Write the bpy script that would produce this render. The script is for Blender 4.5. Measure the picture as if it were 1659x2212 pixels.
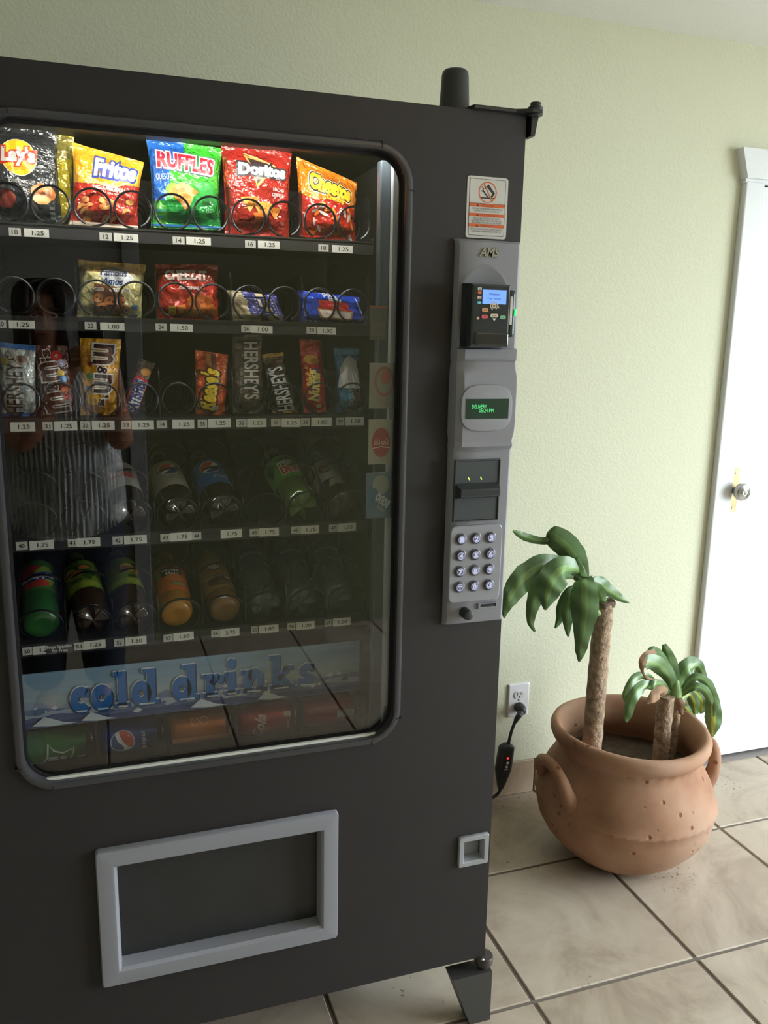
import bpy, bmesh, math, random
from mathutils import Vector, Matrix, noise
R = math.radians
random.seed(7)
SC = bpy.context.scene
for o in list(bpy.data.objects): bpy.data.objects.remove(o)
COL = SC.collection

# ---------------------------------------------------------------- camera, sky, light, exposure
cam = bpy.data.objects.new('camera', bpy.data.cameras.new('camera')); COL.objects.link(cam)
cam.location = (-0.7374, -1.4121, 1.4546)
cam.rotation_euler = (R(78.0603), R(-1.0819), R(-18.7595))
cam.data.sensor_fit = 'VERTICAL'; cam.data.sensor_height = 36.0
cam.data.lens = 1822.74 / 2212 * 36.0
cam.data.clip_start = 0.01; cam.data.clip_end = 60
SC.camera = cam

W = bpy.data.worlds.new('sky'); SC.world = W; W.use_nodes = True
nt = W.node_tree; nt.nodes.clear()
wo = nt.nodes.new('ShaderNodeOutputWorld'); wb = nt.nodes.new('ShaderNodeBackground')
wb.inputs[0].default_value = (0.865, 0.935, 1.0, 1); wb.inputs[1].default_value = 20.5
nt.links.new(wb.outputs[0], wo.inputs[0])

def area(name, loc, rot, sx, sy, power, col=(1, 1, 1), portal=False):
    l = bpy.data.lights.new(name, 'AREA'); l.shape = 'RECTANGLE'; l.size = sx; l.size_y = sy
    l.energy = power; l.color = col
    if portal: l.cycles.is_portal = True
    o = bpy.data.objects.new(name, l); COL.objects.link(o); o.location = loc; o.rotation_euler = rot
    return o
WIN = dict(x=3.0, y0=-2.40, y1=-0.05, z0=0.06, z1=2.10)       # glazed shop front in the right-hand wall
area('window_daylight', (WIN['x'] + 0.10, (WIN['y0'] + WIN['y1']) / 2, (WIN['z0'] + WIN['z1']) / 2), (0, R(90), 0), WIN['z1'] - WIN['z0'], WIN['y1'] - WIN['y0'], 1, portal=True)
SC.view_settings.view_transform = 'Standard'; SC.view_settings.look = 'None'
SC.view_settings.exposure = 0.0; SC.view_settings.gamma = 1.0; SC.view_settings.use_curve_mapping = False
SC.cycles.use_denoising = True
SC.cycles.max_bounces = 10; SC.cycles.diffuse_bounces = 5; SC.cycles.transparent_max_bounces = 16
SC.cycles.caustics_reflective = False; SC.cycles.caustics_refractive = False
SC.cycles.sample_clamp_indirect = 6.0

# ---------------------------------------------------------------- helpers
def lin(c):
    return tuple((x / 12.92 if x <= 0.04045 else ((x + 0.055) / 1.055) ** 2.4) for x in c)
def rgb(r, g, b): return lin((r / 255, g / 255, b / 255))
_M = {}
def mat(key, col, rough=0.5, metal=0.0, spec=0.5, emit=0.0, bump=None, var=None, coat=0.0, alpha=1.0):
    """procedural principled material; bump=(scale,strength,distance), var=(scale,amount)"""
    if key in _M: return _M[key]
    m = bpy.data.materials.new(key); m.use_nodes = True
    n = m.node_tree; b = n.nodes['Principled BSDF']
    b.inputs['Base Color'].default_value = (*col, 1); b.inputs['Roughness'].default_value = rough
    b.inputs['Metallic'].default_value = metal; b.inputs['Specular IOR Level'].default_value = spec
    b.inputs['Coat Weight'].default_value = coat; b.inputs['Coat Roughness'].default_value = 0.07
    b.inputs['Alpha'].default_value = alpha
    if emit:
        b.inputs['Emission Color'].default_value = (*col, 1); b.inputs['Emission Strength'].default_value = emit
    tc = n.nodes.new('ShaderNodeTexCoord')
    if bump:
        t = n.nodes.new('ShaderNodeTexNoise'); t.inputs['Scale'].default_value = bump[0]; t.inputs['Detail'].default_value = 3
        n.links.new(tc.outputs['Object'], t.inputs['Vector'])
        bp = n.nodes.new('ShaderNodeBump'); bp.inputs['Strength'].default_value = bump[1]; bp.inputs['Distance'].default_value = bump[2]
        n.links.new(t.outputs['Fac'], bp.inputs['Height']); n.links.new(bp.outputs['Normal'], b.inputs['Normal']); n.links.new(bp.outputs['Normal'], b.inputs['Coat Normal'])
    if var:
        t = n.nodes.new('ShaderNodeTexNoise'); t.inputs['Scale'].default_value = var[0]; t.inputs['Detail'].default_value = 4
        n.links.new(tc.outputs['Object'], t.inputs['Vector'])
        r = n.nodes.new('ShaderNodeValToRGB'); a = var[1]
        r.color_ramp.elements[0].position = 0.3; r.color_ramp.elements[1].position = 0.7
        r.color_ramp.elements[0].color = (*[max(0, x * (1 - a)) for x in col], 1)
        r.color_ramp.elements[1].color = (*[min(1, x * (1 + a)) for x in col], 1)
        n.links.new(t.outputs['Fac'], r.inputs['Fac']); n.links.new(r.outputs['Color'], b.inputs['Base Color'])
    _M[key] = m
    return m
def clear(key, tint=(1, 1, 1), f0=0.04, rough=0.02, body=0.0, bodycol=(1, 1, 1)):
    """thin clear sheet: see-through plus a mirror layer that grows towards grazing angles"""
    if key in _M: return _M[key]
    m = bpy.data.materials.new(key); m.use_nodes = True
    n = m.node_tree; n.nodes.clear(); L = n.links.new
    out = n.nodes.new('ShaderNodeOutputMaterial'); tr = n.nodes.new('ShaderNodeBsdfTransparent'); gl = n.nodes.new('ShaderNodeBsdfGlossy')
    tr.inputs[0].default_value = (*tint, 1); gl.inputs['Roughness'].default_value = rough
    lw = n.nodes.new('ShaderNodeLayerWeight'); lw.inputs[0].default_value = 0.5
    pw = n.nodes.new('ShaderNodeMath'); pw.operation = 'POWER'; pw.inputs[1].default_value = 5
    ml = n.nodes.new('ShaderNodeMath'); ml.operation = 'MULTIPLY_ADD'; ml.inputs[1].default_value = 1 - f0; ml.inputs[2].default_value = f0
    L(lw.outputs['Facing'], pw.inputs[0]); L(pw.outputs[0], ml.inputs[0])
    base = tr
    if body > 0:
        df = n.nodes.new('ShaderNodeBsdfDiffuse'); df.inputs[0].default_value = (*bodycol, 1)
        mx = n.nodes.new('ShaderNodeMixShader'); mx.inputs[0].default_value = body
        L(tr.outputs[0], mx.inputs[1]); L(df.outputs[0], mx.inputs[2]); base = mx
    ms = n.nodes.new('ShaderNodeMixShader'); L(ml.outputs[0], ms.inputs[0]); L(base.outputs[0], ms.inputs[1]); L(gl.outputs[0], ms.inputs[2])
    L(ms.outputs[0], out.inputs[0])
    _M[key] = m
    return m
def ink(r, g, b, rough=0.3):
    return mat('ink_%d_%d_%d_%d' % (r, g, b, rough * 100), rgb(r, g, b), rough)

def props(o, label=None, cat=None, group=None, kind=None):
    if label: o['label'] = label
    if cat: o['category'] = cat
    if group: o['group'] = group
    if kind: o['kind'] = kind
    return o
def thing(name, label, cat, loc=(0, 0, 0), group=None):
    o = bpy.data.objects.new(name, None); COL.objects.link(o); o.location = loc; o.empty_display_size = 0.05
    return props(o, label, cat, group)
class MB:
    def __init__(s): s.v = []; s.f = []; s.m = []
    def add(s, vs, fs, mi=0):
        k = len(s.v); s.v += [tuple(v) for v in vs]
        for f in fs: s.f.append(tuple(i + k for i in f)); s.m.append(mi)
        return s
    def box(s, a, b, mi=0):
        (x0, y0, z0), (x1, y1, z1) = a, b
        return s.add([(x0, y0, z0), (x1, y0, z0), (x1, y1, z0), (x0, y1, z0), (x0, y0, z1), (x1, y0, z1), (x1, y1, z1), (x0, y1, z1)],
                     [(0, 3, 2, 1), (4, 5, 6, 7), (0, 1, 5, 4), (1, 2, 6, 5), (2, 3, 7, 6), (3, 0, 4, 7)], mi)
    def rbox(s, a, b, r=0.004, seg=2, mi=0):
        bm = bmesh.new(); bmesh.ops.create_cube(bm, size=1)
        d = [b[i] - a[i] for i in range(3)]; c = [(b[i] + a[i]) / 2 for i in range(3)]
        for v in bm.verts: v.co = Vector((v.co.x * d[0] + c[0], v.co.y * d[1] + c[1], v.co.z * d[2] + c[2]))
        bmesh.ops.bevel(bm, geom=list(bm.edges), offset=min(r, min(d) * 0.45), segments=seg, affect='EDGES', profile=0.5)
        s.bm(bm, mi); return s
    def bm(s, bm, mi=0):
        bm.verts.index_update(); s.add([v.co[:] for v in bm.verts], [[v.index for v in f.verts] for f in bm.faces], mi); bm.free(); return s
    def tube(s, path, r, n=8, mi=0, caps=True, flat=1.0):
        P = [Vector(p) for p in path]; rs = r if isinstance(r, (list, tuple)) else [r] * len(P)
        t = (P[1] - P[0]).normalized(); up = Vector((0, 0, 1)) if abs(t.z) < 0.9 else Vector((1, 0, 0))
        a = t.cross(up).normalized(); k0 = len(s.v)
        for i, p in enumerate(P):
            t = (P[min(i + 1, len(P) - 1)] - P[max(i - 1, 0)]).normalized()
            a = (a - t * a.dot(t)).normalized(); b = t.cross(a)
            for j in range(n):
                q = 2 * math.pi * j / n
                s.v.append(tuple(p + a * (rs[i] * math.cos(q)) + b * (rs[i] * flat * math.sin(q))))
        for i in range(len(P) - 1):
            for j in range(n):
                j2 = (j + 1) % n
                s.f.append((k0 + i * n + j, k0 + i * n + j2, k0 + (i + 1) * n + j2, k0 + (i + 1) * n + j)); s.m.append(mi)
        if caps:
            s.f.append(tuple(k0 + j for j in reversed(range(n)))); s.m.append(mi)
            e = k0 + (len(P) - 1) * n; s.f.append(tuple(e + j for j in range(n))); s.m.append(mi)
        return s
    def lathe(s, prof, n=32, mi=0, c=(0, 0, 0), fn=None, mis=None):
        k = len(s.v)
        for i, (r, z) in enumerate(prof):
            for j in range(n):
                q = 2 * math.pi * j / n; rr, zz = fn(r, z, q) if fn else (r, z)
                s.v.append((c[0] + rr * math.cos(q), c[1] + rr * math.sin(q), c[2] + zz))
        for i in range(len(prof) - 1):
            for j in range(n):
                j2 = (j + 1) % n
                s.f.append((k + i * n + j, k + i * n + j2, k + (i + 1) * n + j2, k + (i + 1) * n + j)); s.m.append(mis[i] if mis else mi)
        return s
    def rings(s, loops, mi=0, close=True, cap0=False, cap1=False):
        """loft equal-length point loops"""
        k = len(s.v); n = len(loops[0])
        for l in loops: s.v += [tuple(p) for p in l]
        for i in range(len(loops) - 1):
            for j in range(n if close else n - 1):
                j2 = (j + 1) % n
                s.f.append((k + i * n + j, k + i * n + j2, k + (i + 1) * n + j2, k + (i + 1) * n + j)); s.m.append(mi)
        if cap0: s.f.append(tuple(k + j for j in reversed(range(n)))); s.m.append(mi)
        if cap1: s.f.append(tuple(k + (len(loops) - 1) * n + j for j in range(n))); s.m.append(mi)
        return s
    def build(s, name, mats, parent=None, smooth=False, angle=40, loc=None, flip=True, **kw):
        me = bpy.data.meshes.new(name); me.from_pydata(s.v, [], s.f)
        for m in (mats if isinstance(mats, (list, tuple)) else [mats]): me.materials.append(m)
        if len(me.materials) > 1: me.polygons.foreach_set('material_index', s.m)
        if flip:
            b = bmesh.new(); b.from_mesh(me); bmesh.ops.recalc_face_normals(b, faces=b.faces); b.to_mesh(me); b.free()
        if smooth:
            me.polygons.foreach_set('use_smooth', [True] * len(me.polygons)); me.set_sharp_from_angle(angle=R(angle))
        o = bpy.data.objects.new(name, me); COL.objects.link(o)
        if parent: o.parent = parent
        if loc: o.location = loc
        return props(o, **kw)
def inst(src, parent, loc=(0, 0, 0), rot=None, scale=None):
    o = src.copy(); COL.objects.link(o); o.parent = parent; o.location = loc
    if rot: o.rotation_euler = rot
    if scale: o.scale = scale
    return o
def rrect(x0, x1, z0, z1, r, y, n=8):
    """rounded rectangle loop in a plane facing -y"""
    pts = []
    for cx, cz, a0 in ((x1 - r, z1 - r, 0), (x0 + r, z1 - r, 90), (x0 + r, z0 + r, 180), (x1 - r, z0 + r, 270)):
        for i in range(n + 1):
            a = R(a0 + 90 * i / n); pts.append((cx + r * math.cos(a), y, cz + r * math.sin(a)))
    return pts
def ringframe(mb, x0, x1, z0, z1, r, prof, mi=0, n=8, closed=True):
    """sweep a profile [(inset, y)...] round a rounded rectangle"""
    loops = [rrect(x0 + d, x1 - d, z0 + d, z1 - d, max(r - d, 0.0008), y, n) for d, y in prof]
    if closed: loops.append(loops[0])
    return mb.rings(loops, mi)
def holed_plate(outer, holes, y0, y1):
    """plate facing -y with outline loop and hole loops given as (x,z)"""
    bm = bmesh.new(); edges = []
    for lp in [outer] + holes:
        vs = [bm.verts.new((x, y0, z)) for x, z in lp]
        edges += [bm.edges.new((vs[i], vs[(i + 1) % len(vs)])) for i in range(len(vs))]
    bmesh.ops.triangle_fill(bm, edges=edges, use_beauty=True, use_dissolve=False)
    r = bmesh.ops.extrude_face_region(bm, geom=list(bm.faces))
    for v in [g for g in r['geom'] if isinstance(g, bmesh.types.BMVert)]: v.co.y = y1
    return bm
# ---- lettering and flat print
_T = {}
def glyphs(body, bold=0.0, shear=0.0, res=3):
    k = (body, bold, shear)
    if k in _T: return _T[k]
    c = bpy.data.curves.new('t', 'FONT'); c.body = body; c.offset = bold; c.shear = shear; c.resolution_u = res; c.fill_mode = 'FRONT'
    o = bpy.data.objects.new('t', c); COL.objects.link(o)
    bpy.context.view_layer.update()
    me = bpy.data.meshes.new_from_object(o.evaluated_get(bpy.context.evaluated_depsgraph_get()))
    vs = [(v.co.x, v.co.y) for v in me.vertices]; fs = [tuple(p.vertices) for p in me.polygons]
    bpy.data.objects.remove(o); bpy.data.curves.remove(c); bpy.data.meshes.remove(me)
    _T[k] = (vs, fs); return _T[k]
def slab(vs): return min(v[0] for v in vs), max(v[0] for v in vs), min(v[1] for v in vs), max(v[1] for v in vs)
def text2(body, cx, cy, w, h, rot=0, bold=0.0, shear=0.0, ref=None):
    """glyph mesh fitted to a w x h box about (cx,cy); ref = unbolded box so that outlines register"""
    vs, fs = glyphs(body, bold, shear)
    if not vs: return [], []
    x0, x1, y0, y1 = slab(glyphs(body, 0.0, shear)[0])
    ca, sa = math.cos(R(rot)), math.sin(R(rot)); out = []
    for x, y in vs:
        a = ((x - x0) / (x1 - x0) - 0.5) * w; b = ((y - y0) / max(y1 - y0, 1e-6) - 0.5) * h
        out.append((cx + a * ca - b * sa, cy + a * sa + b * ca))
    return out, fs
def ell2(cx, cy, rx, ry, rot=0, n=24, a0=0, a1=360):
    ca, sa = math.cos(R(rot)), math.sin(R(rot)); vs = []
    full = abs(a1 - a0) >= 360
    for i in range(n if full else n + 1):
        q = R(a0 + (a1 - a0) * i / n); a, b = rx * math.cos(q), ry * math.sin(q)
        vs.append((cx + a * ca - b * sa, cy + a * sa + b * ca))
    return vs, [tuple(range(len(vs)))]
def arc2(cx, cy, r, w, a0=0, a1=360, n=28, sy=1.0, rot=0):
    vs = []; fs = []; ca, sa = math.cos(R(rot)), math.sin(R(rot))
    for i in range(n + 1):
        q = R(a0 + (a1 - a0) * i / n)
        for rr in (r - w / 2, r + w / 2):
            a, b = rr * math.cos(q), rr * sy * math.sin(q); vs.append((cx + a * ca - b * sa, cy + a * sa + b * ca))
    for i in range(n): fs.append((2 * i, 2 * i + 1, 2 * i + 3, 2 * i + 2))
    return vs, fs
def poly2(pts): return list(pts), [tuple(range(len(pts)))]
def stroke2(pts, w):
    """open polyline with width"""
    vs = []; fs = []
    for i, p in enumerate(pts):
        a = pts[max(i - 1, 0)]; b = pts[min(i + 1, len(pts) - 1)]
        dx, dy = b[0] - a[0], b[1] - a[1]; l = math.hypot(dx, dy) or 1
        ww = w[i] if isinstance(w, (list, tuple)) else w
        vs += [(p[0] - dy / l * ww / 2, p[1] + dx / l * ww / 2), (p[0] + dy / l * ww / 2, p[1] - dx / l * ww / 2)]
    for i in range(len(pts) - 1): fs.append((2 * i, 2 * i + 1, 2 * i + 3, 2 * i + 2))
    return vs, fs
def smooth2(pts, n=5):
    out = []
    for i in range(len(pts) - 1):
        p0, p1, p2, p3 = pts[max(i - 1, 0)], pts[i], pts[i + 1], pts[min(i + 2, len(pts) - 1)]
        for k in range(n):
            t = k / n
            out.append(tuple(0.5 * (2 * p1[j] + (p2[j] - p0[j]) * t + (2 * p0[j] - 5 * p1[j] + 4 * p2[j] - p3[j]) * t * t + (3 * p1[j] - p0[j] - 3 * p2[j] + p3[j]) * t ** 3) for j in range(len(p1))))
    out.append(tuple(pts[-1])); return out
class Print:
    """collects flat shapes in (a,b) and lays them on a surface by fn(a,b,offset)"""
    def __init__(s, fn, ul=(), vl=(), step=0.00005, base=0.0003):
        s.fn = fn; s.ul = ul; s.vl = vl; s.step = step; s.base = base; s.mb = {}; s.mats = {}; s.k = 0
    def put(s, shape, m, part='printed_artwork', lay=None):
        vs, fs = shape
        if not vs: return s
        mb = s.mb.setdefault(part, MB()); ms = s.mats.setdefault(part, [])
        if m not in ms: ms.append(m)
        mi = ms.index(m); s.k += 1; off = s.base + s.step * (s.k if lay is None else lay)
        if s.ul or s.vl:
            bm = bmesh.new(); bv = [bm.verts.new((x, y, 0)) for x, y in vs]
            for f in fs:
                try: bm.faces.new([bv[i] for i in f])
                except ValueError: pass
            big = [f for f in bm.faces if len(f.verts) > 4]
            if big: bmesh.ops.triangulate(bm, faces=big)
            x0, x1, y0, y1 = slab(vs)
            for ax, ls, lo, hi in ((0, s.ul, x0, x1), (1, s.vl, y0, y1)):
                for c in ls:
                    if lo < c < hi:
                        no = (1, 0, 0) if ax == 0 else (0, 1, 0); co = (c, 0, 0) if ax == 0 else (0, c, 0)
                        bmesh.ops.bisect_plane(bm, geom=bm.verts[:] + bm.edges[:] + bm.faces[:], plane_co=co, plane_no=no, dist=1e-7)
            bm.verts.index_update()
            mb.add([s.fn(v.co.x, v.co.y, off) for v in bm.verts], [[v.index for v in f.verts] for f in bm.faces], mi); bm.free()
        else:
            mb.add([s.fn(x, y, off) for x, y in vs], fs, mi)
        return s
    def text(s, body, cx, cy, w, h, m, rot=0, bold=0.0, shear=0.0, outline=None, ob=0.06, part='lettering'):
        if outline:
            s.put(text2(body, cx, cy, w, h, rot, bold + ob, shear), outline, part)
        return s.put(text2(body, cx, cy, w, h, rot, bold, shear), m, part)
    def build(s, parent):
        return [mb.build(n, s.mats[n], parent, flip=False) for n, mb in s.mb.items()]
def flatmap(x, y, z, dirx=(1, 0, 0), diry=(0, 0, 1), nrm=(0, -1, 0)):
    o = Vector((x, y, z)); dx = Vector(dirx); dy = Vector(diry); nn = Vector(nrm)
    return lambda a, b, off: tuple(o + dx * a + dy * b + nn * off)
# ---------------------------------------------------------------- the room
def wallmat(key, col):
    if key in _M: return _M[key]
    m = mat(key, col, 0.62, spec=0.25); n = m.node_tree; L = n.links.new; b = n.nodes['Principled BSDF']
    tc = n.nodes['Texture Coordinate']
    v = n.nodes.new('ShaderNodeTexNoise'); v.inputs['Scale'].default_value = 150; v.inputs['Detail'].default_value = 2.5
    r = n.nodes.new('ShaderNodeValToRGB'); r.color_ramp.elements[0].position = 0.42; r.color_ramp.elements[1].position = 0.62
    bp = n.nodes.new('ShaderNodeBump'); bp.inputs['Strength'].default_value = 0.16; bp.inputs['Distance'].default_value = 0.003
    L(tc.outputs['Object'], v.inputs['Vector']); L(v.outputs['Fac'], r.inputs[0]); L(r.outputs[0], bp.inputs['Height']); L(bp.outputs['Normal'], b.inputs['Normal'])
    return m
def tilemat(key, c0, c1, c2):
    m = bpy.data.materials.new(key); m.use_nodes = True; n = m.node_tree; L = n.links.new; b = n.nodes['Principled BSDF']
    tc = n.nodes.new('ShaderNodeTexCoord'); oi = n.nodes.new('ShaderNodeObjectInfo')
    ml = n.nodes.new('ShaderNodeVectorMath'); ml.operation = 'SCALE'; ml.inputs[3].default_value = 37.0
    cx = n.nodes.new('ShaderNodeCombineXYZ')
    for i in range(3): L(oi.outputs['Random'], cx.inputs[i])
    L(cx.outputs[0], ml.inputs[0])
    ad = n.nodes.new('ShaderNodeVectorMath'); ad.operation = 'ADD'; L(tc.outputs['Object'], ad.inputs[0]); L(ml.outputs[0], ad.inputs[1])
    t = n.nodes.new('ShaderNodeTexNoise'); t.inputs['Scale'].default_value = 4.2; t.inputs['Detail'].default_value = 9; t.inputs['Roughness'].default_value = 0.66; t.inputs['Distortion'].default_value = 1.1
    L(ad.outputs[0], t.inputs['Vector'])
    r = n.nodes.new('ShaderNodeValToRGB'); e = r.color_ramp.elements
    e[0].position = 0.30; e[0].color = (*c0, 1); e[1].position = 0.72; e[1].color = (*c2, 1); k = e.new(0.5); k.color = (*c1, 1)
    L(t.outputs['Fac'], r.inputs[0])
    # travertine pits
    p = n.nodes.new('ShaderNodeTexNoise'); p.inputs['Scale'].default_value = 85; p.inputs['Detail'].default_value = 3; L(ad.outputs[0], p.inputs['Vector'])
    q = n.nodes.new('ShaderNodeTexNoise'); q.inputs['Scale'].default_value = 3.2; L(ad.outputs[0], q.inputs['Vector'])
    mu = n.nodes.new('ShaderNodeMath'); mu.operation = 'MULTIPLY'; L(p.outputs['Fac'], mu.inputs[0]); L(q.outputs['Fac'], mu.inputs[1])
    pr = n.nodes.new('ShaderNodeValToRGB'); pr.color_ramp.elements[0].position = 0.385; pr.color_ramp.elements[1].position = 0.41
    L(mu.outputs[0], pr.inputs[0])
    mx = n.nodes.new('ShaderNodeMix'); mx.data_type = 'RGBA'; L(pr.outputs[0], mx.inputs[0]); L(r.outputs[0], mx.inputs[6]); mx.inputs[7].default_value = (*[x * 0.88 for x in c0], 1)
    L(mx.outputs[2], b.inputs['Base Color'])
    iv = n.nodes.new('ShaderNodeMath'); iv.operation = 'SUBTRACT'; iv.inputs[0].default_value = 1; L(pr.outputs[0], iv.inputs[1])
    bp = n.nodes.new('ShaderNodeBump'); bp.inputs['Strength'].default_value = 0.5; bp.inputs['Distance'].default_value = 0.002
    L(iv.outputs[0], bp.inputs['Height']); L(bp.outputs['Normal'], b.inputs['Normal'])
    b.inputs['Roughness'].default_value = 0.42; b.inputs['Specular IOR Level'].default_value = 0.4
    return m
WALL = wallmat('wall_paint', rgb(212, 212, 189))
WALLF = wallmat('wall_paint_dimmed', rgb(118, 116, 88))  # wall paint darkened to stand in for the dimly lit end of the room
CEIL = mat('ceiling_paint', rgb(234, 234, 232), 0.9, bump=(140, 0.3, 0.003))
WHITE = mat('white_gloss_paint', rgb(222, 224, 228), 0.4, var=(3, 0.015))
TILE = tilemat('travertine_tile', rgb(156, 140, 124), rgb(183, 168, 152), rgb(199, 187, 172))
TILEB = tilemat('skirting_tile', rgb(156, 134, 112), rgb(174, 152, 130), rgb(186, 168, 146))
GROUT = mat('grout', rgb(118, 108, 100), 0.9, bump=(300, 0.3, 0.001))
XL, XR, YF, YB, ZC = -2.6, 3.0, -2.52, 0.81, 2.305
MB().box((XL - .1, YF - .1, -.12), (XR + .1, YB + .1, -.0035)).build('floor', GROUT, kind='structure')
FLOOR = bpy.data.objects['floor']
PIT, GX, GY = 0.4385, 0.1265, 0.0060
def tile_mesh(w, d, name='tile'):
    return MB().rbox((-w / 2, -d / 2, -0.008), (w / 2, d / 2, 0.0), 0.0022, 1).build(name, TILE, FLOOR)
proto = {}
ix0 = math.floor((XL - GX) / PIT); iy0 = math.floor((YF - GY) / PIT)
for i in range(ix0, 7):
    for j in range(iy0, 2):
        a, b = max(GX + i * PIT + .0045, XL), min(GX + (i + 1) * PIT - .0045, XR)
        c, d = max(GY + j * PIT + .0045, YF), min(GY + (j + 1) * PIT - .0045, YB)
        if b - a < .03 or d - c < .03: continue
        k = (round(b - a, 3), round(d - c, 3)); lo = ((a + b) / 2, (c + d) / 2, random.uniform(-.0004, .0004))
        if k in proto: inst(proto[k], FLOOR, lo)
        else: proto[k] = tile_mesh(*k); proto[k].location = lo
MB().box((XL, YF, ZC), (XR, YB, ZC + .1)).build('ceiling', CEIL, kind='structure')
MB().box((XL - .1, YF, 0), (XL, YB, ZC)).build('wall_left', WALL, kind='structure')
DX0, DX1, DZ = 1.20, 2.09, 1.925
MB().box((XL, YB, 0), (DX0, YB + .12, ZC)).box((DX0, YB, DZ), (DX1, YB + .12, ZC)).box((DX1, YB, 0), (XR, YB + .12, ZC)).build('wall_back', WALL, kind='structure')
w = WIN
MB().box((XR, YF, 0), (XR + .1, w['y0'], ZC)).box((XR, w['y1'], 0), (XR + .1, YB, ZC)).box((XR, w['y0'], 0), (XR + .1, w['y1'], w['z0'])).box((XR, w['y0'], w['z1']), (XR + .1, w['y1'], ZC)).build('wall_right', WALL, kind='structure')
WD0, WD1 = -1.46, -0.585
MB().box((XL, YF - .1, 0), (WD0, YF, ZC)).box((WD1, YF - .1, 0), (XR, YF, ZC)).box((WD0, YF - .1, 2.03), (WD1, YF, ZC)).build('wall_front', WALLF, kind='structure')
# warm bulb on the ceiling behind the camera
cl = thing('ceiling_light', 'small warm globe lamp on the ceiling behind the camera', 'ceiling light', (.35, -1.55, ZC))
MB().lathe([(0, 0), (.07, 0), (.07, -.012), (.045, -.022), (.042, -.040), (0, -.040)], 28).build('lamp_base', WHITE, cl, smooth=True)
MB().lathe([(.030, -.036), (.048, -.052), (.055, -.078), (.046, -.108), (.022, -.126), (0, -.130)], 28).build('globe', mat('warm_globe', (1.0, .66, .32), .4, emit=38.0), cl, smooth=True)
MB().box((XR + .11, -9, -.16), (XR + 12, 6, -.06)).build('pavement', mat('asphalt', rgb(150, 148, 142), .9, bump=(40, .4, .004)), kind='structure')
# shop-front window in the right wall
wf = thing('window_1', None, None); wf['kind'] = 'structure'
mb = MB(); y0, y1, z0, z1 = w['y0'], w['y1'], w['z0'], w['z1']
ALU = mat('window_aluminium', rgb(120, 116, 108), 0.4, 0.6)
for yy in (y0 + .02, (y0 + y1) / 2, y1 - .02): mb.box((XR + .02, yy - .02, z0), (XR + .07, yy + .02, z1))
for zz in (z0 + .02, z1 - .02): mb.box((XR + .02, y0, zz - .02), (XR + .07, y1, zz + .02))
mb.build('frame', ALU, wf)
for k in range(2):
    a = y0 + .04 + k * ((y1 - y0) / 2 - .02); MB().box((XR + .042, a, z0 + .04), (XR + .048, a + (y1 - y0) / 2 - .06, z1 - .04)).build('pane', clear('window_glass', (.97, .99, .98)), wf)
# white door in the wall behind the camera (seen only as a reflection)
d2 = thing('door_2', None, None); d2['kind'] = 'structure'
MB().rbox((WD0 + .01, YF - .05, .01), (WD1 - .01, YF - .01, 2.02), .003).build('door_leaf', mat('dimmed_door_paint', rgb(150, 150, 148), .5), d2)  # white paint greyed down to weaken the door's reflection
MB().box((WD0 - .02, YF - .16, -.02), (WD1 + .02, YF - .101, 2.06)).build('door_backing', mat('dark_gap', rgb(60, 60, 66), .9), d2)  # block added behind the leaf to stop light leaking round it
mb = MB(); mb.rbox((WD0 - .06, YF, 0), (WD0 + .012, YF + .02, 2.03), .004); mb.rbox((WD1 - .012, YF, 0), (WD1 + .06, YF + .02, 2.03), .004); mb.rbox((WD0 - .06, YF, 2.03), (WD1 + .06, YF + .02, 2.10), .004)
mb.build('casing', _M['dimmed_door_paint'], d2)
# white door to the right of the pot
d1 = thing('door_1', None, None); d1['kind'] = 'structure'
MB().rbox((1.2245, .798, .014), (2.065, .838, 1.915), .002).build('door_leaf', WHITE, d1)
mb = MB(); mb.rbox((1.153, .786, 0), (1.2225, .811, 1.925), .004); mb.rbox((2.067, .786, 0), (2.137, .811, 1.925), .004)
mb.rbox((1.15, .788, 1.9195), (2.14, .811, 1.938), .002); mb.build('casing', WHITE, d1)
mb = MB(); fr = [(1.147, 1.932), (2.143, 1.932), (2.165, 2.016), (1.120, 2.016)]
mb.rings([[(x, .811, z) for x, z in fr], [(x, .776, z) for x, z in fr]], cap0=True, cap1=True); mb.build('head_casing', WHITE, d1)
MB().box((1.19, .84, 0), (2.1, .93, DZ)).build('door_backing', mat('dark_gap', rgb(60, 60, 66), .9), d1)
MB().box((1.2, .775, 0), (2.09, .86, .006)).build('threshold', mat('threshold_metal', rgb(128, 122, 120), .6), d1)
BRASS = mat('aged_brass', rgb(172, 150, 104), .38, .45, var=(60, .22)); STEEL = mat('satin_steel', rgb(170, 168, 166), .25, .9)
kp = MB().rbox((1.2195, .7945, .901), (1.2510, .7985, 1.046), .0012).build('knob_backplate', BRASS, d1)
for zz in (.915, 1.032): MB().lathe([(0, .0022), (.0035, .0018), (.0048, 0)], 14).build('screw', STEEL, kp, smooth=True, loc=(1.2352, .7943, zz)).rotation_euler = (R(90), 0, 0)
kn = MB().lathe([(.012, 0), (.012, .012), (.019, .018), (.0275, .028), (.0285, .038), (.024, .047), (.012, .0515), (.0105, .050), (.0095, .0515), (0, .0515)], 28).build('door_knob', STEEL, d1, smooth=True, loc=(1.2352, .7945, .974))
kn.rotation_euler = (R(90), 0, 0)
MB().lathe([(0, .053), (.006, .0525), (.007, .0515)], 16).build('key_cylinder', mat('dark_steel', rgb(96, 94, 92), .3, .8), kn, smooth=True)
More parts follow.
